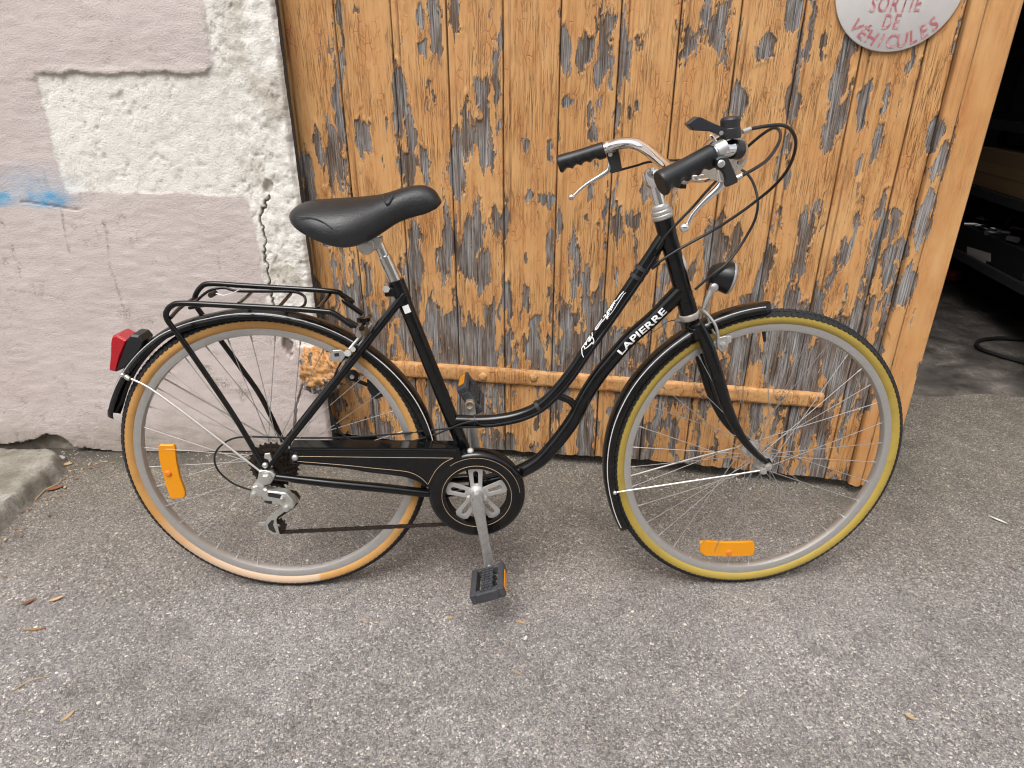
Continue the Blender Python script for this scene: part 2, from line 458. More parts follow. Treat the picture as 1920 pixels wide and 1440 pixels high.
# ---- plaster wall
def poly(pts): return [Wp(x, y) for x, y in pts]
def wall_fields():
    xs = np.concatenate([np.linspace(-2.4, -1.80, 40)[:-1], np.arange(-1.80, -0.768, 0.0042), np.arange(-0.768, -0.675, 0.0016), np.arange(-0.675, -0.5915, 0.0038)])
    zs = np.concatenate([np.arange(-0.01, 1.45, 0.0042), np.linspace(1.47, 3.2, 40)])
    X, Z = np.meshgrid(xs, zs)
    wob = 0.009 * fbm(X * 18, Z * 18, 5, 11, 0.6); wob2 = 0.009 * fbm(X * 22, Z * 22, 4, 31)
    Xq, Zq = X + wob, Z + wob2
    white_panel = [(-0.765, 3.4), (-0.772, 1.31), (-0.768, 1.165), (-0.79, 1.146), (-1.238, 1.146), (-1.243, 1.08), (-1.249, 0.862), (-1.235, 0.845), (-0.76, 0.838), (-0.742, 0.825), (-0.735, 0.74), (-0.733, 0.60), (-0.737, 0.52), (-0.715, 0.455), (-0.672, 0.41), (-0.66, 0.385), (-0.60, 0.372), (-0.5, 0.37), (-0.5, 3.4)]
    white = in_poly(Xq, Zq, white_panel)
    dw = seg_dist(Xq, Zq, white_panel + white_panel[:1])
    sd_ = np.where(white, -dw, dw)                       # >0 pink
    pinkness = sstep(-0.006, 0.006, sd_); pk = sstep(-0.016, 0.016, sd_)
    lip = sstep(0.02, 0.0, np.abs(Zq - 1.148)) * sstep(-1.25, -1.2, X) * (1 - sstep(-0.80, -0.74, X))
    H = pinkness * (0.0014 + 0.0042 * sstep(0.3, 0.0, np.abs(Z - 1.19)) * (Z > 1.13) * sstep(-1.32, -1.2, X) * sstep(-0.6, -0.85, X))
    H = H + lip * 0.0025 * (sd_ > 0)
    rough_w = fbm(X * 38, Z * 38, 5, 5); pits = np.minimum(0, fbm(X * 70, Z * 70, 4, 8) + 0.16)
    edgeward = sstep(-0.80, -0.66, X)
    H = H + (1 - pinkness) * ((0.0018 + 0.0024 * edgeward) * rough_w + 0.008 * pits * sstep(-0.1, 0.3, fbm(X * 9, Z * 9, 3, 77) + 0.25 * edgeward))
    H = H + pinkness * (0.0012 * fbm(X * 26, Z * 60, 4, 9) + 0.003 * fbm(X * 6, Z * 6, 3, 19))
    H = H + 0.004 * fbm(X * 2.5, Z * 2.5, 2, 23)
    # chamfered, crumbling outer corner
    ce = -0.594 - X + 0.006 * fbm(Z * 30, Z * 0 + 2, 4, 4)
    H = H - 0.012 * sstep(0.014, 0.0, ce)
    # cracks
    def jag(pts, s, amp):
        P = spline(pts, 10); out = []
        for i, p in enumerate(P):
            out.append((p[0] + amp * float(vnoise(np.array(i * 0.63 + s), np.array(s * 1.7))), p[1] + amp * 0.4 * float(vnoise(np.array(i * 0.8 + 9 + s), np.array(s)))))
        return out
    crack = jag(poly([(505, 368), (498, 385), (490, 405), (495, 430), (497, 470), (503, 505), (508, 545), (514, 575)]), 3, 0.006)
    dcr = seg_dist(X, Z, crack)
    crack2 = jag(poly([(571, 715), (560, 745), (553, 780), (554, 822)]), 5, 0.004)
    dcr2 = seg_dist(X, Z, crack2)
    hair = jag(poly([(150, 395), (95, 385), (40, 378)]), 8, 0.003)
    dh = seg_dist(X, Z, hair)
    cw = 0.0021 * (1 + 0.5 * fbm(Z * 40, X * 40, 2, 6))
    ck = sstep(1.5, 0.8, dcr / cw) + 0.7 * sstep(0.0045, 0.0015, dcr2) + 0.35 * sstep(0.003, 0.001, dh)
    H = H - 0.009 * np.clip(ck, 0, 1)
    hole = sstep(0.024, 0.014, np.hypot((X - Wp(503, 352)[0]) * 1.5, Z - Wp(503, 352)[1]) + 0.006 * fbm(X * 60, Z * 60, 3, 2))
    hole2 = sstep(0.024, 0.012, np.hypot((X - Wp(540, 648)[0]) * 1.2, (Z - Wp(540, 648)[1]) * 0.6) + 0.007 * fbm(X * 60, Z * 60, 3, 21))
    H = H - 0.014 * hole - 0.012 * hole2
    # broken foot of the render
    foot = poly([(-700, 833), (0, 833), (35, 830), (70, 822), (85, 814), (105, 814), (125, 825), (137, 838), (170, 841), (215, 846), (228, 853), (320, 855), (420, 853), (500, 850), (640, 844), (700, 844)])
    fz = np.interp(X, [p[0] for p in foot], [p[1] for p in foot]) + 0.004 * fbm(X * 60, X * 0, 4, 55)
    below = Z < np.maximum(fz, 0.006)
    H = np.where(below, -0.026 + 0.006 * fbm(X * 50, Z * 50, 4, 66), H)
    # stains
    moss = np.zeros(X.shape)
    for pts, w, k in ((((0, 410), (20, 460), (38, 520)), 0.008, 1), (((115, 390), (122, 440), (130, 470)), 0.008, 1), (((190, 400), (200, 440), (206, 500), (235, 590)), 0.008, 1.0), (((235, 585), (270, 640), (300, 700)), 0.05, 0.8),
                      (((380, 690), (420, 720), (460, 740)), 0.05, 0.9), (((270, 610), (320, 590)), 0.035, 0.7), (((10, 540), (60, 548), (125, 562)), 0.012, 0.8), (((175, 420), (185, 450)), 0.008, .6)):
        dd = seg_dist(X, Z, poly(pts))
        moss = np.maximum(moss, k * sstep(w, 0, dd + w * 0.9 * (0.4 - fbm(X * 60, Z * 45, 4, int(w * 1000) + 3))))
    spl = sstep(0.34, 0.5, fbm(X * 48, Z * 40, 4, 91)) * sstep(-0.1, 0.4, fbm(X * 5, Z * 5, 2, 92) + 0.2 - (Z - 0.5) * 0.4)
    moss = np.maximum(moss, 0.45 * spl)
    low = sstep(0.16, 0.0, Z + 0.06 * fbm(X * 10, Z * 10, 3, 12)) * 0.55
    b1, b2, b3 = Wp(0, 372), Wp(92, 375), Wp(60, 352)
    blue = np.clip(1.6 * sstep(0.055, 0.0, np.hypot((X - b1[0] + 0.01) * 0.8, (Z - b1[1]) * 1.6)) + 1.2 * sstep(0.075, 0.0, np.hypot((X - b2[0]) * 0.8, (Z - b2[1]) * 2.0)) + 0.45 * sstep(0.13, 0.0, np.hypot((X - b3[0]) * 0.7, (Z - b3[1]) * 1.4)), 0, 1)
    blue = blue * (0.8 + 0.4 * fbm(X * 60, Z * 60, 3, 14)) * sstep(0.795, 0.805, Z + 0.004 * fbm(X * 30, Z * 0, 3, 2))
    grime_shade = np.clip(ck, 0, 1) + 0.8 * hole2 + 0.15 * hole + 0.16 * sstep(-0.02, -0.25, pits) * (1 - pinkness) + 0.3 * lip * (sd_ < 0.002) + 0.7 * low * 0.5 + 0.5 * sstep(0.012, 0.0, ce) * sstep(0, .3, fbm(X * 40, Z * 20, 3, 71) + 0.15)  # grime in cracks and pits, plus a painted shade band below the pink lip
    brownedge = (1 - pinkness) * edgeward * sstep(0.06, 0.40, fbm(X * 14, Z * 10, 5, 41) + 0.22 * sstep(0.9, 1.2, Z)) * 0.6
    cls = np.where(below, 2, np.where(sd_ > 0, 1, 0))
    return xs, zs, X, Z, H, cls, dict(pk=pk, moss=moss, blue=blue, grime_shade=np.clip(grime_shade, 0, 1), brown=np.clip(brownedge + low, 0, 1))
def plaster_material(name, base, alt, scale, spd):
    t = NT(name); P = t.map((1, 1, 1))
    n1 = t.noise(P, 3.0, 6, 0.6); n2 = t.noise(P, 45, 5, 0.7); n3 = t.noise(P, scale, 3, 0.6)
    col = t.mix(t.ramp(n1, [(0.35, 0.0), (0.68, 1.0)]), WHT[0], WHT[1])
    pk_ = t.ramp(t.math('ADD', t.attr('pk'), t.math('MULTIPLY', t.math('SUBTRACT', n2, 0.5), 0.7)), [(0.30, 0.0), (0.70, 1.0)])
    col = t.mix(pk_, col, t.mix(t.ramp(n1, [(0.35, 0.0), (0.68, 1.0)]), PNK[0], PNK[1])) if 'foot' not in name else t.mix(n1, base, alt)
    col = t.mix(t.ramp(n2, [(0.55, 0.0), (0.85, 0.3)]), col, tuple(c * 0.72 for c in base))
    col = t.mix(t.math('MULTIPLY', t.ramp(n3, [(0.30, 1.0), (0.42, 0.0)]), spd), col, (0.26, 0.23, 0.19))
    br = t.math('MULTIPLY', t.attr('brown'), t.ramp(n2, [(0.3, 0.4), (0.6, 1.0)]))
    col = t.mix(br, col, (0.33, 0.28, 0.20))
    ms = t.math('MULTIPLY', t.attr('moss'), t.ramp(t.noise(P, 170, 4, 0.7), [(0.42, 0.0), (0.56, 1.0)]))
    col = t.mix(t.math('MULTIPLY', ms, 0.8), col, (0.17, 0.145, 0.085))
    col = t.mix(t.math('MULTIPLY', t.attr('blue'), 0.9), col, (0.12, 0.36, 0.58))
    col = t.mix(t.math('MULTIPLY', t.attr('grime_shade'), 0.85), col, (0.075, 0.055, 0.04))
    nb = t.bump(n3, 0.0022, 0.9); nb = t.bump(n2, 0.002, 0.5, nb)
    t.inp(Base_Color=col, Roughness=0.9, Normal=nb)
    t.p.inputs['Specular IOR Level'].default_value = 0.25
    return t.mat
PNK = ((0.565, 0.482, 0.455), (0.62, 0.547, 0.515)); WHT = ((0.745, 0.71, 0.645), (0.83, 0.80, 0.735))
M_PINK = plaster_material('pink_render_paint', *PNK, 260, 0.45)
M_WHITE = plaster_material('white_plaster', *WHT, 200, 0.4)
M_FOOT = plaster_material('grey_footing', (0.20, 0.19, 0.175), (0.27, 0.255, 0.235), 120, 0.6)
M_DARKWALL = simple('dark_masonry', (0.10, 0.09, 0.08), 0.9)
wall = thing('plaster_wall', 'pink and white rendered wall with a crack and blue spray mark', 'wall', (0, WY, 0))
xs, zs, WX, WZ, WH, WCLS, WAT = wall_fields()
nx_, nz_ = len(xs), len(zs)
vid = np.arange(nx_ * nz_).reshape(nz_, nx_)
quads = np.stack([vid[:-1, :-1], vid[:-1, 1:], vid[1:, 1:], vid[1:, :-1]], -1).reshape(-1, 4)
qc = np.median(np.stack([WCLS[:-1, :-1], WCLS[:-1, 1:], WCLS[1:, 1:], WCLS[1:, :-1]], -1), -1).round().astype(int).reshape(-1)
allv = np.stack([WX + 0.0, -WH, WZ], -1).reshape(-1, 3)
def submesh(name, mat, keep, parent, atts):
    q = quads[keep]; u, inv = np.unique(q, return_inverse=True)
    me = bpy.data.meshes.new(name)
    me.from_pydata(allv[u].tolist(), [], inv.reshape(-1, 4).tolist())
    me.materials.append(mat)
    for k, a in atts.items():
        at = me.attributes.new(k, 'FLOAT', 'POINT'); at.data.foreach_set('value', a.reshape(-1)[u].astype(np.float32))
    me.polygons.foreach_set('use_smooth', [True] * len(me.polygons))
    return link(name, me, parent)
submesh('pink_render', M_PINK, qc == 1, wall, WAT)
submesh('white_plaster', M_WHITE, qc == 0, wall, WAT)
submesh('footing', M_FOOT, qc == 2, wall, WAT)
# body of the wall behind its face, with the reveal the door hangs in
MB().box((-3.09, 2.2, 1.6), (1, 0, 0), 2.486, (0, 1, 0), 0.245, (0, 0, 1), 1.62).build('masonry', M_DARKWALL, wall, 0)

# ---- garage room behind the door
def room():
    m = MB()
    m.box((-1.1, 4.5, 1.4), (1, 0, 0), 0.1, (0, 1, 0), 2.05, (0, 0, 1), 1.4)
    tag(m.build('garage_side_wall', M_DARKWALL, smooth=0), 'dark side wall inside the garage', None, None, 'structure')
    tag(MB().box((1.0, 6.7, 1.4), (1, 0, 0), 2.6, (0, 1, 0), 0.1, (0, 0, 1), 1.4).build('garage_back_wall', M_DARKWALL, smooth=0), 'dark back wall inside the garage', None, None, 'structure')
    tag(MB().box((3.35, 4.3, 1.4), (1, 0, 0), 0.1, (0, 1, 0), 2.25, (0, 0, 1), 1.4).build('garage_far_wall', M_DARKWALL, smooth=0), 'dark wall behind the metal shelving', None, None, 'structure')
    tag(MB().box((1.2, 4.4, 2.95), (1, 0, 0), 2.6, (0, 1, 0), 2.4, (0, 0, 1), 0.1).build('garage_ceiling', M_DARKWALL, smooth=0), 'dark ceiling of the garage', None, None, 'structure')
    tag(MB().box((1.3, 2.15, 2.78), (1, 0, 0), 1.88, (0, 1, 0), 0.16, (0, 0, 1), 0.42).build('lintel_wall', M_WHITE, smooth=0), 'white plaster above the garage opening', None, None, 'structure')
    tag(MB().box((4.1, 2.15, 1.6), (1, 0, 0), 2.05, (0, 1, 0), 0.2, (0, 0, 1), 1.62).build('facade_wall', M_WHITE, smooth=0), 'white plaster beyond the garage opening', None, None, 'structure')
room()
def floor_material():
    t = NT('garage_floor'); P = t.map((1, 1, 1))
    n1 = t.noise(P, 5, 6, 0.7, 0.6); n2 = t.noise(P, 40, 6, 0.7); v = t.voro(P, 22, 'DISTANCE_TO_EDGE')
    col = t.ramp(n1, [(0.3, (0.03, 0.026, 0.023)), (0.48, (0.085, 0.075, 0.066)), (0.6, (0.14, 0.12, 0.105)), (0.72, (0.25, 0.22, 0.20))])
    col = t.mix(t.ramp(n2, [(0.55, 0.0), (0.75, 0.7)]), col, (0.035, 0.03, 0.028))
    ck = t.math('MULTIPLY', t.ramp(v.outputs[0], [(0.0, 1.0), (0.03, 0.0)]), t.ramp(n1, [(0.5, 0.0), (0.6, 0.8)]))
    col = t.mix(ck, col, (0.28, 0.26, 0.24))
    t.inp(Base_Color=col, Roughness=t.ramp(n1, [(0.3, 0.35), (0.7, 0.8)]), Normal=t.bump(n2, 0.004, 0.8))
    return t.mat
def floor_mesh():
    m = MB(); xs = np.linspace(-1.0, 3.25, 90); ys = np.linspace(0, 1, 60)
    for j, u in enumerate(ys):
        for x in xs:
            y0 = 2.30 + 0.03 * float(fbm(np.array(x * 4.0), np.array(1.0), 4, 2)) + 0.02 * (x - 1)
            y = y0 + u * (6.6 - y0)
            m.v.append((x, y, 0.008 + 0.004 * float(fbm(np.array(x * 6), np.array(y * 6), 3, 8)) - (0.012 if j == 0 else 0)))
    n = len(xs)
    m.f = [(j * n + i, j * n + i + 1, (j + 1) * n + i + 1, (j + 1) * n + i) for j in range(59) for i in range(n - 1)]
    m.m = [0] * len(m.f)
    return m
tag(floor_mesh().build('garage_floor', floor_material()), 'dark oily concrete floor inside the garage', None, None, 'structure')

# ---- worn stone slab at the foot of the wall
def slab():
    outline = [G(-420, 836, 0.05)[:2], G(-100, 836, 0.05)[:2], G(100, 836, 0.05)[:2], G(113, 846, 0.05)[:2], G(108, 868, 0.05)[:2], G(60, 905, 0.05)[:2], G(10, 952, 0.05)[:2], G(-60, 1010, 0.05)[:2], G(-420, 1010, 0.05)[:2]]
    O = [tuple(p) for p in outline]
    xs = np.arange(min(p[0] for p in O) - .02, max(p[0] for p in O) + 0.05, 0.008); ys = np.arange(min(p[1] for p in O) - .03, max(p[1] for p in O) + 0.04, 0.008)
    X, Y = np.meshgrid(xs, ys)
    ins = in_poly(X, Y, O); d = seg_dist(X, Y, O + O[:1]); sd_ = np.where(ins, d, -d) + 0.013 * fbm(X * 26, Y * 26, 5, 3, 0.6)
    Z = 0.062 * sstep(-0.008, 0.018, sd_) + 0.005 * fbm(X * 32, Y * 25, 4, 4) + 0.008 * fbm(X * 6, Y * 6, 2, 5) - 0.012
    keep = sd_ > -0.02
    m = MB(); m.v = np.stack([X, Y, Z], -1).reshape(-1, 3).tolist(); n = len(xs)
    for j in range(len(ys) - 1):
        for i in range(n - 1):
            if keep[j, i] or keep[j, i + 1] or keep[j + 1, i] or keep[j + 1, i + 1]: m.f.append((j * n + i, j * n + i + 1, (j + 1) * n + i + 1, (j + 1) * n + i)); m.m.append(0)
    t = NT('slab_stone'); P = t.map((1, 1, 1)); n1 = t.noise(P, 9, 6, 0.65); n2 = t.noise(P, 90, 5, 0.7)
    col = t.ramp(n1, [(0.3, (0.14, 0.125, 0.09)), (0.5, (0.23, 0.21, 0.17)), (0.7, (0.36, 0.34, 0.30))])
    col = t.mix(t.ramp(n2, [(0.5, 0.0), (0.72, 0.7)]), col, (0.09, 0.08, 0.065))
    t.inp(Base_Color=col, Roughness=0.9, Normal=t.bump(n2, 0.004, 0.9))
    o = m.build('stone_slab', t.mat, smooth=60)
    tag(o, 'worn stone slab against the wall foot behind the rear wheel', 'slab')
slab()

# ------------------------------------------------------------------ garage door of painted boards
def wood_paint_material(name='flaking_paint', crk=1.0, tone=1.0):
    t = NT(name); P = t.map((1, 1, 1))
    peel = t.attr('peel')
    g = t.noise(t.map((430, 60, 9)), 1.0, 5, 0.65, 0.4)            # fine upright grain
    g2 = t.noise(t.map((120, 40, 2.2)), 1.0, 4, 0.6, 0.5)
    n0 = t.noise(P, 4.5, 4, 0.6); n1 = t.noise(t.map((26, 26, 7)), 1.0, 5, 0.6); fine = t.noise(t.map((420, 420, 160)), 1.0, 3, 0.6)
    paint = t.mix(t.ramp(n0, [(0.32, 0.0), (0.68, 1.0)]), (0.55, 0.288, 0.108), (0.62, 0.355, 0.150))
    paint = t.mix(t.ramp(n1, [(0.42, 0.0), (0.72, 0.75)]), paint, (0.50, 0.212, 0.070))
    paint = t.mix(t.ramp(g2, [(0.52, 0.0), (0.74, 0.6 * crk)]), paint, (0.36, 0.135, 0.042))
    # hairline splits in the paint, running with the grain
    ln = t.noise(t.map((210, 210, 6.5)), 1.0, 3, 0.55, 0.8)
    hair = t.ramp(ln, [(0.475, 0.0), (0.497, 1.0), (0.503, 1.0), (0.525, 0.0)])
    where = t.ramp(t.noise(t.map((14, 14, 5)), 1.0, 4, 0.6), [(0.42, 0.0), (0.60, 0.9)])
    hair = t.math('MULTIPLY', hair, where)
    v = t.voro(t.map((75, 75, 30)), 1.0, 'DISTANCE_TO_EDGE')
    craz = t.math('MULTIPLY', t.ramp(v.outputs[0], [(0.0, 1.0), (0.035, 0.0)]), t.ramp(n1, [(0.5, 0.0), (0.62, 0.8)]))
    lines = t.math('MULTIPLY', t.math('MAXIMUM', hair, craz), crk)
    paint = t.mix(t.math('MULTIPLY', lines, 0.7), paint, (0.20, 0.075, 0.025))
    wood = t.ramp(g, [(0.30, (0.03, 0.024, 0.020)), (0.42, (0.14, 0.125, 0.112)), (0.52, (0.27, 0.252, 0.24)), (0.68, (0.46, 0.44, 0.43))])
    wb = t.ramp(t.noise(t.map((30, 30, 6), (3, 1, 2)), 1.0, 4, 0.6), [(0.42, 0.0), (0.60, 0.9)])
    wood = t.mix(wb, wood, t.mix(t.ramp(g, [(0.35, 0.0), (0.65, 1.0)]), (0.022, 0.014, 0.009), (0.23, 0.15, 0.10)))
    wood = t.mix(t.ramp(g2, [(0.3, 0.75), (0.45, 0.0)]), wood, (0.028, 0.022, 0.018))
    m = t.math('ADD', peel, t.math('MULTIPLY', t.math('SUBTRACT', fine, 0.5), 0.34))
    m = t.math('ADD', m, t.math('MULTIPLY', t.math('SUBTRACT', g, 0.5), 0.62))
    bare = t.ramp(t.math('ADD', m, 0.5), [(0.492, 0.0), (0.508, 1.0)])
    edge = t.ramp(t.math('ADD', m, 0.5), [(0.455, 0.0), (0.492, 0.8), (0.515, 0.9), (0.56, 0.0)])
    pale = t.ramp(t.math('ADD', m, 0.5), [(0.41, 0.0), (0.45, 0.55), (0.47, 0.0)])
    paint = t.mix(pale, paint, (0.80, 0.50, 0.24))
    col = t.mix(bare, paint, wood)
    col = t.mix(t.math('MULTIPLY', edge, 0.6), col, (0.10, 0.042, 0.018))  # dark rim painted in as shade under the lifted paint edges
    col = t.mix(t.attr('grime_shade'), col, (0.05, 0.03, 0.02))
    hgt = t.math('ADD', t.math('MULTIPLY', t.math('SUBTRACT', 1.0, bare), 1.0), t.math('MULTIPLY', lines, -0.9))
    nb = t.bump(hgt, 0.0016, 1.0)
    nb = t.bump(g, 0.0012, 0.2 + 0.35 * crk, nb)
    nb = t.bump(n1, 0.003, 0.4, nb)
    t.inp(Base_Color=col, Roughness=t.math('ADD', 0.52, t.math('MULTIPLY', bare, 0.34)), Normal=nb)
    t.p.inputs['Specular IOR Level'].default_value = 0.35
    return t.mat
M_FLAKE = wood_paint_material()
M_SMOOTH = wood_paint_material('smooth_worn_paint', 0.25)
M_WOODBACK = simple('bare_wood', (0.09, 0.065, 0.045), 0.9)

# bare places read off the boards: centre and half-size in photo pixels
CHIPS = [(815, 60, 12, 45), (856, 30, 10, 22), (790, 30, 8, 20), (793, 92, 12, 12), (752, 190, 12, 40), (765, 235, 10, 26), (684, 262, 18, 34), (632, 190, 8, 70), (640, 60, 6, 60), (600, 275, 10, 26), (625, 300, 22, 50), (575, 340, 20, 40),
         (770, 262, 10, 24), (768, 320, 18, 30), (795, 305, 8, 30), (876, 260, 14, 40), (905, 180, 14, 34), (905, 270, 14, 42), (920, 290, 10, 30), (860, 310, 14, 60), (930, 150, 6, 40), (1060, 85, 8, 38), (1097, 95, 14, 22), (1130, 110, 16, 66), (1170, 90, 8, 34), (1178, 115, 8, 22),
         (1205, 90, 9, 18), (1340, 60, 26, 34), (1325, 20, 14, 22), (1440, 88, 18, 16), (1490, 18, 12, 18), (1575, 155, 14, 50), (1567, 200, 12, 45), (1560, 240, 9, 30), (1490, 170, 6, 40), (1497, 190, 8, 16), (1620, 200, 7, 30), (1660, 190, 6, 26), (1760, 285, 13, 34), (1752, 255, 10, 18), (1728, 400, 12, 32), (1738, 385, 8, 20),
         (1385, 200, 8, 30), (1392, 195, 10, 20), (1180, 210, 5, 10), (1065, 190, 10, 6), (1105, 210, 9, 16), (1110, 250, 8, 14), (1160, 205, 8, 14), (1100, 405, 8, 8), (1107, 360, 7, 14), (1050, 420, 5, 30), (1030, 470, 6, 26), (985, 482, 6, 8), (995, 365, 8, 8), (1020, 375, 16, 12), (985, 268, 6, 6), (1030, 280, 5, 14),
         (945, 420, 8, 40), (930, 420, 10, 40), (950, 560, 12, 30), (985, 560, 10, 30), (1000, 605, 18, 12), (1080, 520, 12, 55), (1100, 560, 14, 50), (1075, 470, 8, 30), (1160, 430, 12, 30), (1190, 420, 14, 18), (1210, 360, 8, 18), (1350, 480, 26, 34), (1335, 440, 14, 24), (1380, 450, 10, 18), (1300, 510, 8, 26), (1515, 430, 12, 30), (1525, 400, 8, 22),
         (1500, 470, 14, 40), (1585, 480, 12, 50), (1600, 440, 8, 30), (1640, 470, 10, 60), (1655, 430, 8, 30), (1665, 500, 12, 40), (1690, 540, 14, 30), (1690, 470, 8, 20), (1675, 420, 8, 24), (1560, 520, 10, 30), (1440, 500, 8, 30), (1420, 560, 14, 40), (780, 470, 14, 60), (770, 540, 12, 50), (690, 520, 14, 30), (840, 450, 16, 50), (830, 490, 12, 40),
         (880, 480, 18, 45), (905, 510, 14, 40), (895, 420, 10, 50), (845, 640, 40, 34), (880, 620, 24, 30), (760, 640, 20, 40), (1000, 640, 24, 30), (1060, 640, 20, 34), (950, 650, 18, 30), (1120, 620, 24, 40), (1290, 640, 20, 40), (1180, 660, 30, 24), (1450, 660, 30, 40), (1500, 620, 24, 40), (1550, 640, 18, 50), (1600, 620, 14, 40), (1400, 650, 20, 40), (1530, 590, 16, 30)]
CHIPS = [(Dp(x, y), hx / 720.0, hz / 560.0) for x, y, hx, hz in CHIPS]
def peel_field(S, Z, seed, bias):
    w1 = 0.010 * fbm(S * 70, Z * 40, 3, seed + 1); w2 = 0.03 * fbm(S * 60, Z * 16, 3, seed + 2)
    a = fbm((S + w1) * 26, (Z + w2) * 5.0, 4, seed + 3)
    b = fbm((S + w1) * 75, (Z + w2) * 14, 3, seed + 4)
    c1, c2, cid = worley((S + w1) * 55, (Z + w2) * 20, seed + 5)
    f = 0.80 * a + 0.62 * b + 0.42 * (cid - 0.5)
    lowb = 0.74 * sstep(0.74, 0.40, Z + 0.10 * fbm(S * 9, Z * 4, 3, 501)) - 0.16 * sstep(0.30, 0.22, Z) + 0.22 * sstep(0.12, 0.03, Z)
    sl = fbm((S + w1 * 0.5) * 120, (Z + w2) * 4.2, 3, seed + 6)
    f = f + 0.42 * np.maximum(0, sl - 0.05) * sstep(-0.4, 0.3, fbm(S * 14, Z * 4, 3, seed + 16) + 0.2) * 1.6
    f = f - 0.66 + lowb + bias
    for (cs, cz), hx, hz in CHIPS:
        if cs + 3 * hx < S.min() or cs - 3 * hx > S.max(): continue
        q = np.hypot((S + w1 * 0.7 - cs) / hx, (Z + w2 * 0.6 - cz) / hz)
        f = np.maximum(f, (0.50 * (0.92 - q) + 0.36 * b + 0.34 * (cid - 0.5)) * (q < 2.4) - 9.0 * (q >= 2.4))
    return f
door = thing('garage_door', 'flaking orange garage door of upright boards standing ajar', 'door', DO, Matrix([[DS[0], -DN[0], 0], [DS[1], -DN[1], 0], [0, 0, 1]]))
# door-local axes: x along the boards' row, y into the garage, z up
SEAMS = [-0.012, 0.148, 0.300, 0.446, 0.590, 0.7345, 0.880, 1.020, 1.157, 1.298, 1.437, 1.573, 1.636]
BIAS = [-0.02, 0.02, 0.06, 0.03, -0.34, -0.02, -0.12, -0.04, -0.06, 0.0, 0.04, -0.02]
def plank(i, s0, s1, zb, depth=0.0, bias=0.0, seed=0, name='plank', parent=None, ztop=1.45, bead=True, zall=True):
    g = 0.0009
    xs = np.linspace(s0 + g, s1 - g, max(8, int((s1 - s0) / 0.0026)))
    zs = np.arange(zb, ztop, 0.0042)
    if zall: zs = np.concatenate([zs, np.linspace(ztop + 0.03, 2.25, 14)])
    S, Z = np.meshgrid(xs, zs)
    f = peel_field(S, Z, seed, bias)
    # narrow worn strip along the tongue edge of each board
    e0 = np.minimum(S - s0, s1 - S)
    f = f + 0.30 * sstep(0.016, 0.004, e0) * sstep(-0.15, 0.35, fbm(S * 12, Z * 4.5, 3, seed + 61))
    paint = sstep(0.02, -0.02, f)
    curl = sstep(-0.30, -0.03, f) * (f < 0.0) * np.clip(fbm(S * 40, Z * 18, 3, seed + 7) + 0.25, 0, 1)
    h = paint * 0.0011 + curl * 0.0036 + 0.0009 * fbm(S * 190, Z * 8, 3, seed + 8) + 0.0012 * fbm(S * 9, Z * 2.5, 2, seed + 9)
    h = h - 0.0036 * sstep(0.0036, 0.0, e0)                                   # rounded edges
    if name == 'moulding': h = h + 0.011 * np.sqrt(np.clip(1 - ((S - s0) / (s1 - s0) * 2 - 1) ** 2, 0, 1))
    if name == 'stile': h = h - 0.003 * sstep(0.004, 0.0, np.abs(S - s0 - 0.012))
    grime_shade = 0.6 * sstep(0.0030, 0.0006, e0) * (0.55 + 0.45 * sstep(-0.3, 0.3, fbm(S * 4, Z * 5, 3, seed + 44)))
    if bead:
        db = np.abs(S - (s0 + 0.019))
        h = h - 0.0024 * sstep(0.0042, 0.001, db)
        grime_shade = np.maximum(grime_shade, 0.55 * sstep(0.0034, 0.0008, db) * sstep(-0.3, 0.3, fbm(S * 10, Z * 7, 3, seed + 88) + 0.1))
    # uneven sawn foot
    Zg = Z + 0.0
    Zg[0, :] += 0.004 * fbm(xs * 45, xs * 0, 3, seed + 12)
    V = np.stack([S, -(h + depth), Zg], -1)
    nz, nx = S.shape
    v = V.reshape(-1, 3).tolist(); ids = np.arange(nx * nz).reshape(nz, nx)
    fc = np.stack([ids[:-1, :-1], ids[:-1, 1:], ids[1:, 1:], ids[1:, :-1]], -1).reshape(-1, 4).tolist()
    fl = f.reshape(-1).tolist(); gl = grime_shade.reshape(-1).tolist()
    def skirt(line):
        b = len(v)
        for k in line: x, y, z = v[k]; v.append([x, 0.028 if depth < 0.02 else 0.0, z]); fl.append(0.3); gl.append(0.5)
        for k in range(len(line) - 1): fc.append([line[k], line[k + 1], b + k + 1, b + k])
    skirt(ids[:, 0].tolist()[::-1]); skirt(ids[:, -1].tolist()); skirt(ids[0, :].tolist()); skirt(ids[-1, :].tolist()[::-1])
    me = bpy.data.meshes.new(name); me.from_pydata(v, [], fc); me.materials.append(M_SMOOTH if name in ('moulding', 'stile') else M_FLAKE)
    for nm, a in (('peel', fl), ('grime_shade', gl)):
        at = me.attributes.new(nm, 'FLOAT', 'POINT'); at.data.foreach_set('value', np.array(a, np.float32))
    bm = bmesh.new(); bm.from_mesh(me); bmesh.ops.recalc_face_normals(bm, faces=bm.faces); bm.to_mesh(me); bm.free()
    me.polygons.foreach_set('use_smooth', [True] * len(me.polygons)); me.set_sharp_from_angle(angle=math.radians(50))
    return link(name, me, parent)
for i in range(len(SEAMS) - 1):
    zb = [0.036, 0.032, 0.033, 0.030, 0.032, 0.036, 0.040, 0.043, 0.041, 0.040, 0.036, 0.034][i]
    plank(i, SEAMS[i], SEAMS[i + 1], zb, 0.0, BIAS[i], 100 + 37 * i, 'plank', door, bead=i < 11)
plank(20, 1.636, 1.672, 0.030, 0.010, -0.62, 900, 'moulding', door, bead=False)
plank(21, 1.672, 1.748, 0.028, 0.006, -0.80, 950, 'stile', door, bead=False)
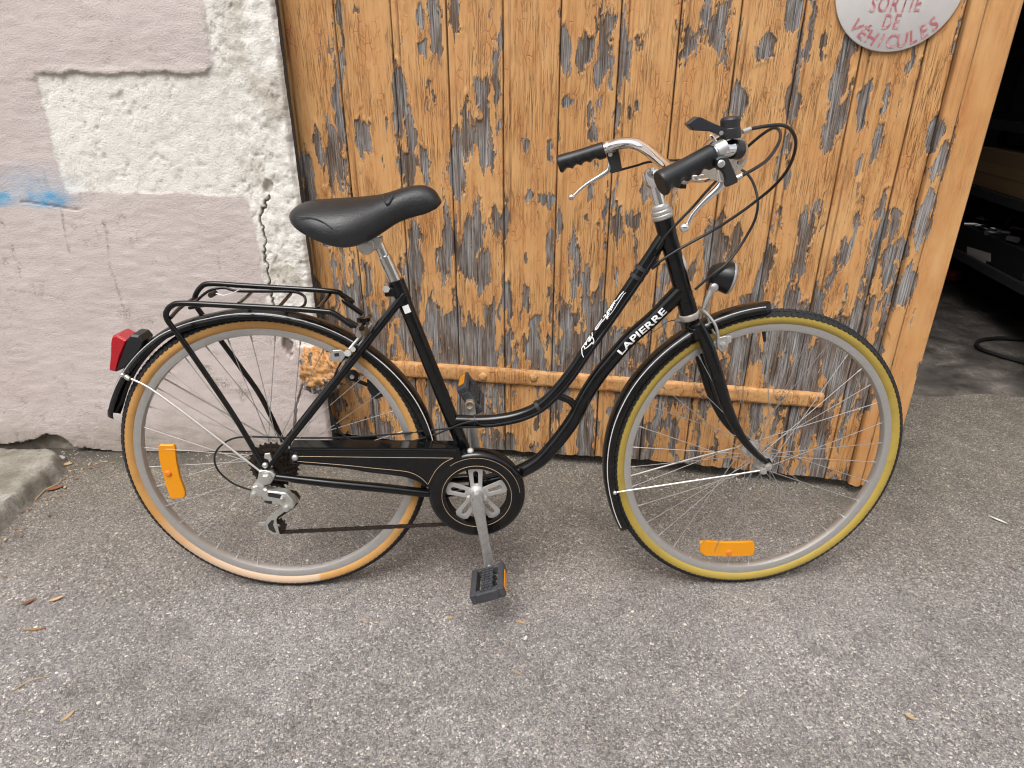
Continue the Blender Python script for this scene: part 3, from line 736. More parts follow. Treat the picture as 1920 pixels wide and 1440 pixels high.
# ledges across the back keep the boards together
m = MB()
for z in (0.30, 1.2, 2.0): m.box((0.86, 0.045, z), (1, 0, 0), 0.86, (0, 1, 0), 0.016, (0, 0, 1), 0.07)
m.build('back_ledge', M_WOODBACK, door, 0, world=False)
# strap hinge
def strap():
    xs = np.concatenate([np.arange(0.055, 1.522, 0.0045)]); us = np.linspace(-1, 1, 19)
    S, U = np.meshgrid(xs, us)
    sag = 0.294 + 0.004 * np.sin(S * 2.1)
    hw = 0.027 - 0.003 * S / 1.5 + 0.0012 * fbm(S * 22, S * 0, 3, 6)
    endr = sstep(0.0, 0.010, 1.524 - S)
    Zz = sag + U * hw * (0.55 + 0.45 * endr)
    prof = 0.011 * (1 - np.abs(U) ** 5 * 0.65) * (0.5 + 0.5 * endr)
    f = peel_field(S * 0.55, Zz * 2.4 + 0.9, 3000, -0.05) 
    f = f + 0.55 * sstep(0.78, 1.05, S) * sstep(0.6, -0.9, U) * sstep(-0.2, .4, fbm(S * 30, Zz * 60, 4, 8)) - 0.10 + 0.35 * sstep(-0.5, -0.95, U) * fbm(S * 40, Zz * 30, 3, 9)
    f = np.where(U > 0.45, f - 0.25, f)
    h = prof + 0.0014 * sstep(0.03, -0.03, f) + 0.0016 * fbm(S * 55, Zz * 70, 4, 3) + 0.002 * sstep(-0.25, -0.03, f) * (f < 0) * np.clip(fbm(S * 60, Zz * 60, 2, 5) + .3, 0, 1)
    V = np.stack([S, -(h + 0.001), Zz], -1); V[0, :, 1] = 0.0; V[-1, :, 1] = 0.0; V[:, 0, 1] = 0; V[:, -1, 1] = 0
    nz, nx = S.shape; ids = np.arange(nx * nz).reshape(nz, nx)
    fc = np.stack([ids[:-1, :-1], ids[:-1, 1:], ids[1:, 1:], ids[1:, :-1]], -1).reshape(-1, 4).tolist()
    me = bpy.data.meshes.new('strap_hinge'); me.from_pydata(V.reshape(-1, 3).tolist(), [], fc); me.materials.append(M_FLAKE)
    for nm, a in (('peel', f), ('grime_shade', 0.35 * sstep(-0.86, -1.0, U) + S * 0)):
        at = me.attributes.new(nm, 'FLOAT', 'POINT'); at.data.foreach_set('value', a.reshape(-1).astype(np.float32))
    me.polygons.foreach_set('use_smooth', [True] * len(me.polygons))
    o = link('strap_hinge', me, door)
    for k, (px, py) in enumerate([(905, 706), (1000, 708), (1113, 722), (1312, 727), (1462, 742), (1526, 748)]):
        s, z = Dp(px, py, 0.012)
        b = MB(); r = 0.0115
        ring = lambda rr, y, j: [(s + rr * math.cos(a + 0.3 * k) * (1 + 0.12 * math.sin(3 * a + k)), y, z + rr * math.sin(a + 0.3 * k)) for a in np.linspace(0, 2 * PI, 13)[:-1]]
        vs = ring(r * 1.3, -0.009, 0) + ring(r * 1.15, -0.0155, 1) + ring(r * 0.8, -0.0185, 2) + [(s, -0.0185, z)]
        fs = [(q * 12 + j, q * 12 + (j + 1) % 12, q * 12 + 12 + (j + 1) % 12, q * 12 + 12 + j) for q in range(2) for j in range(12)] + [(24 + j, 24 + (j + 1) % 12, 36) for j in range(12)]
        b.add(vs, fs)
        bo = b.build('hinge_bolt', M_FLAKE, door, 40, world=False)
        at = bo.data.attributes.new('peel', 'FLOAT', 'POINT'); at.data.foreach_set('value', np.array([(-0.42 + 0.5 * rng.random()) for _ in bo.data.vertices], np.float32))
strap()
# block of the hinge pintle built into the wall corner, caked in old paint
def pintle():
    c = on_plane(606, 700, (0, WY - 0.03, 0), v3([0, 1, 0]))
    m = MB(); n1, n2 = 90, 80
    vs = []; pe = []
    for i in range(n1):
        th = PI * i / (n1 - 1)
        for k in range(n2):
            ph = 2 * PI * k / n2
            d = v3((math.sin(th) * math.cos(ph), math.sin(th) * math.sin(ph), math.cos(th)))
            sq = (abs(d[0]) ** 5 + abs(d[1]) ** 5 + abs(d[2]) ** 5) ** (-1 / 5)
            p = d * sq * v3((0.056, 0.05, 0.060))
            p[2] -= 0.30 * p[0]
            if p[0] > 0: p[2] *= 1 - 0.55 * min(1, p[0] / 0.056)
            q = p * 30
            nz = float(fbm(np.array(q[0] * 1.1 + q[1] * .7 + 3), np.array(q[2] * 1.1 + 1.3 * q[1]), 4, 31))
            rd = float(1 - abs(fbm(np.array(q[0] * 0.8 + 5 + q[1]), np.array(q[2] * 0.8 - q[1]), 3, 77)) * 2)
            nf = float(fbm(np.array(q[0] * 3.1 + q[1] * 2.2), np.array(q[2] * 3.1 + 2.7 * q[1]), 4, 131)); p = p * (1 + 0.20 * nz + 0.07 * rd + 0.09 * nf + 0.05 * (nf > 0.08))
            vs.append(c + p); pe.append(-0.28 + 1.0 * float(fbm(np.array(q[0] * 1.4), np.array(q[2] * 1.4 + q[1]), 4, 41)) + 0.5 * max(0, -p[2] / 0.07))
    fs = [(i * n2 + k, (i + 1) * n2 + k, (i + 1) * n2 + (k + 1) % n2, i * n2 + (k + 1) % n2) for i in range(n1 - 1) for k in range(n2)]
    m.add(vs, fs)
    o = m.build('hinge_pintle', M_FLAKE, None, 60)
    at = o.data.attributes.new('peel', 'FLOAT', 'POINT'); at.data.foreach_set('value', np.array(pe, np.float32))
    tag(o, 'lumpy paint caked hinge block at the wall corner', 'hinge')
pintle()

# ---- text as geometry
def text_mesh(body, size, bold=0.0, shear=0.0, res=3, spacing=1.0):
    cu = bpy.data.curves.new('lettering', 'FONT'); cu.body = body; cu.size = size; cu.offset = bold; cu.shear = shear
    cu.align_x = 'CENTER'; cu.align_y = 'CENTER'; cu.resolution_u = res; cu.space_character = spacing
    o = bpy.data.objects.new('lettering', cu); COL.objects.link(o)
    dg = bpy.context.evaluated_depsgraph_get(); dg.update()
    me = bpy.data.meshes.new_from_object(o.evaluated_get(dg))
    bpy.data.objects.remove(o); bpy.data.curves.remove(cu)
    return me

# ---- round sign on the door
def sign():
    r = 0.159; P3 = [Dp(1567, 20, .006), Dp(1665, 100, .006), Dp(1790, 20, .006), Dp(1600, 72, .006), Dp(1740, 70, .006)]
    A = np.array([[2 * p[0], 2 * p[1], 1] for p in P3]); bb = np.array([p[0] ** 2 + p[1] ** 2 for p in P3])
    s = np.linalg.lstsq(A, bb, rcond=None)[0]; r = math.sqrt(s[2] + s[0] ** 2 + s[1] ** 2)
    base = DO + DS * s[0] + DN * 0.006 + v3((0, 0, s[1]))
    root = thing('round_sign', 'round white vehicle exit sign with faded red letters on the door', 'sign', base, Matrix([[DS[0], -DN[0], 0], [DS[1], -DN[1], 0], [0, 0, 1]]))
    t = NT('sign_enamel'); P = t.map((1, 1, 1)); n1 = t.noise(P, 14, 5, 0.6)
    col = t.mix(t.ramp(n1, [(0.4, 0.0), (0.75, 0.6)]), (0.60, 0.575, 0.555), (0.50, 0.475, 0.455)); t.inp(Base_Color=col, Roughness=0.42)
    d = MB(); n = 72
    ring = lambda rr, y: [(rr * math.cos(2 * PI * k / n), y, rr * math.sin(2 * PI * k / n)) for k in range(n)]
    vs = ring(r - 0.002, -0.003) + ring(r, -0.0018) + ring(r, 0.003)
    d.add(vs, [tuple(range(n))] + [(q * n + k, q * n + (k + 1) % n, q * n + n + (k + 1) % n, q * n + n + k) for q in range(2) for k in range(n)])
    d.build('disc', t.mat, root, 40, world=False)
    t2 = NT('faded_red'); n2 = t2.noise(t2.map((1, 1, 1)), 60, 5, 0.7)
    t2.inp(Base_Color=t2.mix(t2.ramp(n2, [(0.44, 0.0), (0.62, 0.75)]), (0.42, 0.115, 0.13), (0.60, 0.50, 0.48)), Roughness=0.5)
    def place(me, fn, nm):
        for v in me.vertices: v.co = fn(v.co)
        me.materials.clear(); me.materials.append(t2.mat)
        link(nm, me, root)
    def row(txt, pa, pb, py, size):
        a = Dp(pa, py, .009); b = Dp(pb, py, .009); cx = (a[0] + b[0]) / 2 - s[0]; cz = (a[1] + b[1]) / 2 - s[1]
        me = text_mesh(txt, size, 0.0004, 0.16, spacing=1.18)
        xs = [v.co.x for v in me.vertices]; k = (b[0] - a[0]) / (max(xs) - min(xs))
        place(me, lambda c: Vector((cx + c.x * k, -0.0042, cz + c.y)), 'lettering')
    row('SORTIE', 1630, 1727, 9, 0.043)
    row('DE', 1653, 1686, 42, 0.043)
    letters = 'VÉHICULES'
    c0 = Dp(1665, 5, .009); a0 = Dp(1605, 55, .009); am = Dp(1666, 79, .009)
    R_ = abs(am[1] - c0[1]) * 1.0
    cz0 = am[1] + 0.118 - s[1]; cx0 = am[0] - s[0] + 0.004
    for i, ch in enumerate(letters):
        th = (i - 4) * 0.193
        me = text_mesh(ch, 0.040, 0.0004, 0.14)
        co, si = math.cos(th), math.sin(th)
        ox, oz = cx0 + 0.118 * math.sin(th), cz0 - 0.118 * math.cos(th)
        place(me, lambda c: Vector((ox + (c.x * co - c.y * si) * 0.86, -0.0042, oz + (c.x * si + c.y * co))), 'lettering')
    rs = simple('rusty_screw', (0.25, 0.2, 0.16), 0.5, 0.8)
    for a in (PI / 4, 3 * PI / 4):
        MB().cyl((0.86 * r * math.cos(a), -0.0046, 0.86 * r * math.sin(a)), (0.86 * r * math.cos(a), -0.002, 0.86 * r * math.sin(a)), 0.005, 10).build('screw', rs, root, 40, world=False)
sign()

# ---- metal shelving and the things stored on it
SH0, SH1 = G(1920, 550, 0.25), G(1787, 478, 0.25)
SHD = nrm(SH1 - SH0); SHN = nrm(np.cross(SHD, (0, 0, 1)))
if SHN[0] > 0: SHN = -SHN
def Sp(x, y, off=0.0): return on_plane(x, y, SH0 + SHN * off, SHN)
M_SHELF = simple('black_shelf_steel', (0.035, 0.035, 0.036), 0.5, 0.0, 0.25, (0.12, 0.11, 0.1))
def shelving():
    a = SH0 - SHD * 1.0
    root = thing('shelving_unit', 'black metal shelving unit inside the dark garage', 'shelf', (a[0], a[1], 0))
    L = 2.4; dep = 0.45
    zs = [0.28, Sp(1920, 380)[2], Sp(1920, 232)[2], 1.55]
    for z in zs:
        MB().box(a + SHD * L / 2 - SHN * dep / 2 + v3((0, 0, z - a[2] - 0.02)), SHD, L / 2, SHN, dep / 2, (0, 0, 1), 0.022).build('shelf_board', M_SHELF, root, 0, bevel=0.003)
    for q in (0.02, L - 0.02):
        for e in (0.03, dep - 0.03):
            p = a + SHD * q - SHN * e
            MB().box((p[0], p[1], 0.85), SHD, 0.018, SHN, 0.018, (0, 0, 1), 0.845).build('upright', M_SHELF, root, 0)
    return zs
ZS = shelving()
M_CARD = simple('brown_cardboard', (0.25, 0.155, 0.075), 0.85, 0, 0.2, (0.18, 0.11, 0.05))
M_TAPE = simple('packing_tape', (0.32, 0.21, 0.10), 0.3)
M_BLK = simple('black_plastic', (0.02, 0.02, 0.021), 0.45)
M_LAB = simple('label_paper', (0.5, 0.47, 0.45), 0.6)
def stored(name, label, cat, pa, pb, z0, z1, dep, mat, extra=None, group=None, off=-0.02):
    A, Bq = Sp(pa, 300, off), Sp(pb, 300, off)
    A = A + SHD * 0; c = (A + Bq) / 2 - SHN * dep / 2; hl = np.linalg.norm((Bq - A)[:2]) / 2
    root = thing(name, label, cat, (c[0], c[1], z0), None, group)
    m = MB(); m.box((c[0], c[1], (z0 + z1) / 2), SHD, hl, SHN, dep / 2, (0, 0, 1), (z1 - z0) / 2)
    m.build('body', mat, root, 0, bevel=0.004)
    return root, c, hl
r1, c1, hl1 = stored('cardboard_box', 'brown taped cardboard box on the middle shelf', 'box', 1990, 1826, ZS[1] + 0.003, ZS[1] + 0.19, 0.34, M_CARD)
MB().box(c1 + SHN * 0.1715 + v3((0, 0, ZS[1] + 0.10 - c1[2])), SHD, hl1, SHN, 0.001, (0, 0, 1), 0.024).build('tape', M_TAPE, r1, 0)
r2, c2, hl2 = stored('black_crate', 'black plastic crate with paper labels on the lowest shelf', 'crate', 1990, 1815, 0.283, 0.41, 0.36, M_BLK)
for (xa, ya, xb, yb) in ((1813, 462, 1857, 478), (1822, 478, 1848, 492)):
    p = [Sp(xa, ya, -0.0185), Sp(xb, ya + (xb - xa) * 0.30, -0.0185), Sp(xb, yb + (xb - xa) * 0.30, -0.0185), Sp(xa, yb, -0.0185)]
    MB().slab(p, -SHN * 0.001).build('paper_label', M_LAB, r2, 0)
M_ALU = simple('scuffed_alloy', (0.62, 0.61, 0.59), 0.33, 0.9, 0.2, (0.3, 0.28, 0.26))
def parts_pile():
    root = thing('metal_parts', 'jumble of shiny metal cycle parts lying in the black crate', 'parts', (c2[0], c2[1], 0.41))
    r = np.random.default_rng(4)
    for k in range(14):
        p = c2 + SHD * r.uniform(-0.9, 0.9) * hl2 + SHN * r.uniform(-0.05, 0.17); p[2] = 0.414 + r.uniform(0, 0.02)
        d = nrm(r.normal(size=3) * v3((1, 1, 0.25)))
        if k % 3 == 0:
            m = MB(); pts = [p + 0.03 * (math.cos(a) * d + math.sin(a) * perp(d)[0]) for a in np.linspace(0, 4.2, 14)]; m.tube(pts, 0.004, 8); m.build('bent_arm', M_ALU, root)
        else: MB().cyl(p - d * 0.03, p + d * 0.03, r.uniform(0.006, 0.014), 12).build('metal_tube', M_ALU, root)
parts_pile()
stored('black_case', 'tall black case on the upper shelf', 'case', 1990, 1868, ZS[2] + 0.003, ZS[2] + 0.22, 0.3, M_BLK)
stored('grey_carton', 'grey carton above the black case near the frame top', 'box', 1985, 1880, ZS[2] + 0.224, ZS[2] + 0.40, 0.28, simple('grey_card', (0.16, 0.15, 0.125), 0.8), off=-0.03)
p = G(1785, 519, 0.02)
om = simple('orange_plastic', (0.55, 0.06, 0.015), 0.4)
tag(MB().lathe((p[0], p[1], 0.009), (0, 0, 1), [(0.0, 0), (0.05, 0), (0.056, 0.006), (0.056, 0.016), (0.047, 0.022), (0.043, 0.05), (0.03, 0.062), (0, 0.064)], 24, caps=False).build('orange_cap', om), 'small orange plastic cap on the garage floor', 'cap')
loop = [G(x, y, 0.02) for x, y in ((2010, 632), (1920, 636), (1880, 634), (1846, 636), (1832, 643), (1838, 653), (1866, 664), (1900, 674), (1960, 690), (2040, 700))]
tag(MB().tube(spline(loop, 8), 0.0085, 10).build('black_hose', simple('hose_rubber', (0.015, 0.015, 0.015), 0.5)), 'black hose looped on the dark garage floor', 'hose')

# ---- litter on the asphalt
M_LEAF = [simple('dry_leaf_%d' % i, c, 0.8) for i, c in enumerate([(0.30, 0.16, 0.07), (0.20, 0.075, 0.035), (0.42, 0.30, 0.16), (0.50, 0.33, 0.2)])]
def flake_mesh(L, W, seed, curl=0.25):
    r = np.random.default_rng(seed); m = MB(); n = 7
    for i in range(n):
        t = i / (n - 1); w = W * (math.sin(PI * min(0.97, max(0.05, t))) ** 0.7) * r.uniform(0.75, 1.1)
        z = 0.0015 + curl * L * (t - 0.5) ** 2 + 0.0004
        for j in (-1, 0, 1): m.v.append(((t - 0.5) * L, j * w / 2, z + (0.10 * w if j else 0)))
    for i in range(n - 1):
        for j in range(2): m.f.append((i * 3 + j, i * 3 + 3 + j, i * 3 + 4 + j, i * 3 + 1 + j)); m.m.append(0)
    k = len(m.v); m.v += [(x, y, z - 0.0012) for x, y, z in m.v]; m.f += [tuple(q + k for q in f[::-1]) for f in m.f]; m.m += [0] * (len(m.f) // 2)
    return m
LIT = [((129, 566), 'dry_leaf', 'thin tan leaf blade below the slab at the left edge', 0.05, 0.006, 0.3, 2), ((67, 552), '', '', 0, 0, 0, 0)]
def litter(px, py, name, label, cat, L, W, rot_, mat, seed, curl=0.25, group=None):
    g = G(px, py); m = flake_mesh(L, W, seed, curl)
    o = link(name, m.mesh(name, [mat], 60), None, Matrix.Translation(Vector((g[0], g[1], 0.001))) @ Matrix.Rotation(rot_, 4, 'Z'))
    tag(o, label, cat, group)
litter(65, 1182, 'dry_leaf', 'thin brown leaf blade on the asphalt at the far left', 'leaf', 0.05, 0.007, 0.15, M_LEAF[0], 1)
litter(105, 1125, 'dry_leaf', 'orange brown dry leaf on the asphalt below the slab', 'leaf', 0.03, 0.012, 0.6, M_LEAF[3], 2)
litter(55, 1130, 'dry_leaf', 'dark red dry leaf on the asphalt beside the slab', 'leaf', 0.03, 0.010, 0.9, M_LEAF[1], 3)
litter(128, 1345, 'dry_leaf', 'curled tan leaf on the asphalt near the lower left corner', 'leaf', 0.028, 0.009, 1.2, M_LEAF[2], 4)
litter(977, 1168, 'dry_leaf', 'small pinkish leaf scrap on the asphalt right of the hanging pedal', 'leaf', 0.02, 0.009, -0.5, M_LEAF[3], 5)
litter(843, 1160, 'wood_chip', 'small tan wood chip on the asphalt left of the hanging pedal', 'wood chip', 0.014, 0.009, 0.1, M_LEAF[2], 6, 0.1)
litter(683, 1164, 'wood_chip', 'pale pink wood chip on the asphalt behind the chain wheel', 'wood chip', 0.014, 0.007, 0.0, M_LEAF[3], 7, 0.1)
litter(969, 1262, 'wood_chip', 'slim pale splinter on the asphalt in front of the pedal', 'wood chip', 0.02, 0.005, -0.5, M_LEAF[2], 8, 0.1)
M_SCRAP = simple('white_scrap', (0.68, 0.66, 0.62), 0.7)
litter(1871, 976, 'paper_scrap', 'white paper sliver on the asphalt right of the front wheel', 'paper scrap', 0.045, 0.008, -0.9, M_SCRAP, 9, 0.1)
litter(1706, 1346, 'dry_leaf', 'small tan leaf on the asphalt in the lower right', 'leaf', 0.022, 0.009, -0.8, M_LEAF[2], 10)
litter(985, 1198, 'paper_scrap', 'tiny folded white scrap on the asphalt below the pedal', 'paper scrap', 0.013, 0.008, 1.0, M_SCRAP, 11, 0.4)
litter(125, 872, 'dry_leaf', 'round yellowish leaf against the slab corner by the wall', 'leaf', 0.035, 0.022, 0.2, M_LEAF[2], 12)
litter(104, 917, 'dry_leaf', 'reddish brown dry leaf in the gap beside the slab', 'leaf', 0.045, 0.02, 0.6, M_LEAF[1], 13)
def twig(pts, r, label):
    P = spline([G(x, y, 0.004) for x, y in pts], 6)
    tag(MB().tube(P, [r, r * 0.5], 6).build('twig', M_LEAF[2]), label, 'twig')
twig(((25, 1295), (55, 1277), (98, 1266)), 0.0016, 'pale straw twig lying on the asphalt at the lower left')
twig(((66, 937), (85, 918), (108, 907), (116, 897)), 0.0018, 'thin bent tan twig lying beside the slab edge')
c = G(115, 864, 0); tag(MB().ball((c[0], c[1], 0.008), 0.014, 10, 0, (1.1, 0.9, 0.75)).build('pebble', simple('pale_pebble', (0.45, 0.43, 0.41), 0.8)), 'pale rounded pebble beside the slab corner', 'pebble')
def debris(n, seed, box, name, label, mats, L0=0.004, L1=0.016, dens=None):
    r = np.random.default_rng(seed); m = MB(); k = 0
    while k < n:
        x, y = r.uniform(*box[:2]), r.uniform(*box[2:])
        if dens and r.random() > dens(x, y): continue
        L = r.uniform(L0, L1); W = L * r.uniform(0.25, 0.6); a = r.uniform(0, PI); f = flake_mesh(L, W, int(r.integers(1e6)), 0.3)
        ca, sa = math.cos(a), math.sin(a)
        m.add([(x + p[0] * ca - p[1] * sa, y + p[0] * sa + p[1] * ca, p[2] + 0.0008) for p in f.v], f.f, int(r.integers(len(mats)))); k += 1
    tag(m.build(name, mats, smooth=60), label, None, None, 'stuff')
debris(260, 3, (-1.62, -1.22, 1.05, 1.86), 'leaf_litter', 'brown leaf crumbs gathered below the slab', M_LEAF, dens=lambda x, y: math.exp(-((x + 1.50 - 0.28 * (1.5 - y) * -1) / 0.09) ** 2) + 0.05)
debris(70, 8, (-1.6, 1.9, 0.75, 1.9), 'leaf_crumbs', 'scattered leaf and wood crumbs over the asphalt', M_LEAF, 0.003, 0.009)

# ================================================================== the bicycle
M_PAINT = simple('black_enamel', (0.0035, 0.0035, 0.0038), 0.13, 0, 0.07, (0.08, 0.075, 0.07), coat=0.0, dscale=45, spec=0.42)
M_FEND = simple('fender_enamel', (0.004, 0.004, 0.004), 0.16, 0, 0.10, (0.09, 0.08, 0.07), coat=0.0, dscale=40, spec=0.42)
M_CHROME = simple('chrome', (0.90, 0.89, 0.88), 0.06, 1.0)
M_STEEL = simple('zinc_steel', (0.66, 0.65, 0.62), 0.34, 0.9, 0.25, (0.33, 0.29, 0.24))
M_RIM = simple('rim_alloy', (0.60, 0.59, 0.57), 0.36, 0.85, 0.30, (0.36, 0.32, 0.28), dscale=25)
M_SPOKE = simple('spoke_steel', (0.46, 0.45, 0.44), 0.42, 0.85)
M_WIRE = simple('stay_steel', (0.66, 0.645, 0.61), 0.32, 0.85)
M_RUB = simple('black_rubber', (0.009, 0.009, 0.0095), 0.62, 0, 0.25, (0.10, 0.095, 0.09), 0.0006, 500)
M_TREAD = simple('tyre_tread', (0.011, 0.011, 0.012), 0.75, 0, 0.3, (0.07, 0.066, 0.062), 0.0012, 420, dscale=90)
M_GRIP = simple('grip_vinyl', (0.008, 0.0085, 0.0092), 0.36, 0, 0.1, (0.08, 0.08, 0.08))
M_CABLE = simple('cable_housing', (0.011, 0.011, 0.012), 0.38)
M_LINE = simple('white_pinstripe', (0.62, 0.60, 0.57), 0.4)
M_GOLD = simple('gold_pinstripe', (0.42, 0.30, 0.19), 0.4)
M_DECAL = simple('white_decal', (0.80, 0.80, 0.79), 0.35)
M_DIRTY = simple('greasy_steel', (0.035, 0.026, 0.020), 0.5, 0.5, 0.6, (0.07, 0.045, 0.03))
M_MIDG = simple('worn_grey_plastic', (0.035, 0.036, 0.04), 0.6, 0, 0.5, (0.10, 0.10, 0.10))
def reflector_material(name, col, scale=480):
    t = NT(name); v = t.voro(t.map((1, 1, 1)), scale, rand=0.15)
    t.inp(Base_Color=t.mix(t.ramp(v.outputs['Distance'], [(0.0, 0.0), (0.6, 0.55)]), col, tuple(c * 0.6 for c in col)), Roughness=0.18, Normal=t.bump(v.outputs['Distance'], 0.0008, 0.6))
    t.p.inputs['Coat Weight'].default_value = 0.25
    t.p.inputs['Subsurface Weight'].default_value = 0.0
    return t.mat
M_AMBER = reflector_material('amber_reflector', (0.88, 0.33, 0.0))
M_RED = reflector_material('red_lens', (0.48, 0.012, 0.02), 300)
def gum_material(name, a, b, pale, side):
    t = NT(name); n1 = t.noise(t.map((1, 1, 1)), 30, 5, 0.65)
    n0 = t.noise(t.map((1, 1, 1)), 5, 3, 0.6)
    col = t.mix(t.ramp(n0, [(0.3, 0.0), (0.7, 1.0)]), a, b)
    col = t.mix(t.ramp(n1, [(0.52, 0.0), (0.75, 0.4)]), col, tuple(c * 0.55 for c in a))
    if side:
        s = t.n('SeparateXYZ'); t.t.links.new(t.tc.outputs['Object'], s.inputs[0])
        # scuffed pale where it rubbed the kerb: the lower rear quarter of this tyre
        k = t.ramp(t.math('ADD', t.math('MULTIPLY', s.outputs[2], -1.7), t.math('MULTIPLY', t.math('SUBTRACT', n1, 0.5), 0.25)), [(0.22, 0.0), (0.45, 1.0)])
        k2 = t.ramp(t.math('MULTIPLY', s.outputs[0], -2.0), [(-0.07, 0.0), (-0.05, 1.0)]) if False else t.ramp(t.math('SUBTRACT', 0.5, t.math('MULTIPLY', s.outputs[0], 4.0)), [(0.22, 0.0), (0.25, 1.0)])
        col = t.mix(t.math('MULTIPLY', k, t.math('MULTIPLY', k2, 0.8)), col, pale)
    t.inp(Base_Color=col, Roughness=0.6, Normal=t.bump(n1, 0.0006, 0.5))
    return t.mat
M_GUM = gum_material('tan_sidewall', (0.50, 0.255, 0.072), (0.56, 0.30, 0.095), (0.60, 0.45, 0.33), True)
M_YEL = gum_material('olive_yellow_sidewall', (0.345, 0.245, 0.042), (0.40, 0.285, 0.055), (0.5, 0.4, 0.2), False)

base = BL(0, 0, -0.3445)
BM = frame(base, BA, BN, BU)
bike = link('bicycle', None, None, BM)
tag(bike, 'black step through town bicycle with amber wall tyres leaning by the door', 'bicycle')
WM['bicycle'] = BM
def part(mb, name, mat, parent=None, smooth=35, bevel=0.0, label=None):
    o = mb.build(name, mat, bike if parent is None else parent, smooth, bevel=bevel)
    if label: o['label'] = label
    return o
def Bs(pts, off=0.0): return [B(p[0], p[1], p[2] if len(p) > 2 else off) for p in pts]
def Fs(pts, off=0.0): return [F(p[0], p[1], p[2] if len(p) > 2 else off) for p in pts]
def z4(ox, oy, s, pts): return [(ox + p[0] / s, oy + p[1] / s) + tuple(p[2:]) for p in pts]

# ---------------------------------------------------------------- wheels
def wheel(name, hub, A, N, U, gum, label, front):
    w = link(name, None, bike, BM.inverted() @ frame(hub, A, N, U)); w['label'] = label
    RS, r = 0.3275, 0.0168
    def arc(a0, a1, n, rr): return [(RS + rr * math.cos(a), rr * math.sin(a)) for a in np.linspace(a0, a1, n)]
    full = [math.radians(d) for d in (-68, 68)]
    def loc(mb, nm, mat, sm=35):
        return mb.build(nm, mat, w, sm, world=False)
    # tread: arc with blocks cut as small ribs
    m = MB(); pr = arc(full[0], full[1], 13, r + 0.0008) + arc(full[1], full[0], 13, r - 0.0006)
    m.ringlathe(pr, 160)
    loc(m, 'tyre_tread', M_TREAD, 60)
    mk = MB()
    for k in range(150):
        a = 2 * PI * k / 150
        for sy in (-1, 1):
            for th, tw in ((math.radians(58), 0.0042), (math.radians(24), 0.0036)):
                rr = RS + (r + 0.0012) * math.cos(th)
                a2 = a + (0.012 if th > 0.6 else 0.02)
                rad = v3((math.cos(a2), 0, math.sin(a2))); tang = v3((-math.sin(a2), 0, math.cos(a2)))
                nn = nrm(rad * math.cos(th) + v3((0, sy, 0)) * math.sin(th)); lat = nrm(np.cross(tang, nn))
                mk.box(rad * RS + nn * (r + 0.0006), tang, 0.0046, lat, tw, nn, 0.0013)
    o = loc(mk, 'tread_block', M_TREAD, 0); o['kind'] = 'stuff'
    for sy in (-1, 1):
        m = MB(); m.ringlathe([(q, y * sy * 1.0) for q, y in arc(math.radians(64), math.radians(150), 12, r)], 128, closed=False)
        loc(m, 'sidewall', gum, 80)
    # rim
    m = MB()
    prof = [(0.3185, -0.0085), (0.3180, -0.0112), (0.3155, -0.0120), (0.3060, -0.0115), (0.3005, -0.0095), (0.2985, -0.004), (0.2985, 0.004), (0.3005, 0.0095), (0.3060, 0.0115), (0.3155, 0.0120), (0.3180, 0.0112), (0.3185, 0.0085)]
    m.ringlathe(prof, 128); loc(m, 'rim', M_RIM, 30)
    # hub
    fl = 0.0215 if front else 0.024
    y1, y2 = (-0.033, 0.033) if front else (-0.020, 0.036)
    m = MB(); m.lathe((0, 0, 0), (0, 1, 0), [(0.005, -0.052), (0.005, y1 - 0.006), (0.012, y1 - 0.005), (0.013, y1 - 0.002), (fl, y1 - 0.0015), (fl, y1 + 0.0015), (0.0125, y1 + 0.004), (0.0115, 0), (0.0125, y2 - 0.004), (fl, y2 - 0.0015), (fl, y2 + 0.0015), (0.013, y2 + 0.002), (0.012, y2 + 0.005), (0.005, y2 + 0.006), (0.005, 0.055)], 24)
    loc(m, 'hub', M_STEEL, 30)
    # spokes: 36, crossed three times, alternate sides
    for sd, yf in ((-1, y1), (1, y2)):
        for dr in (-1, 1):
            me = None
            for k in range(9):
                ar = 2 * PI * (k * 4 + (0 if sd < 0 else 2) + (0 if dr < 0 else 1)) / 36 + 0.06
                if me is None:
                    a_h = -dr * math.radians(62 if front else 60)
                    p0 = v3((fl * 0.86 * math.cos(a_h), yf + sd * 0.002 * dr, fl * 0.86 * math.sin(a_h)))
                    p1 = v3((0.2985, sd * 0.002, 0))
                    m = MB(); m.tube([p0, p1], 0.00085, 6); m.tube([p1 - nrm(p1 - p0) * 0.013, p1], 0.0017, 6)
                    me = m.mesh('spoke', [M_SPOKE], 40)
                link('spoke', me, w, Matrix.Rotation(-ar, 4, 'Y'))
    return w
rw = wheel('rear_wheel', RH, BA, BN, BU, M_GUM, 'rear wheel with tan tyre walls worn pale below', False)
fw = wheel('front_wheel', FH, FA, FN, FU, M_YEL, 'front wheel with olive yellow tyre walls', True)
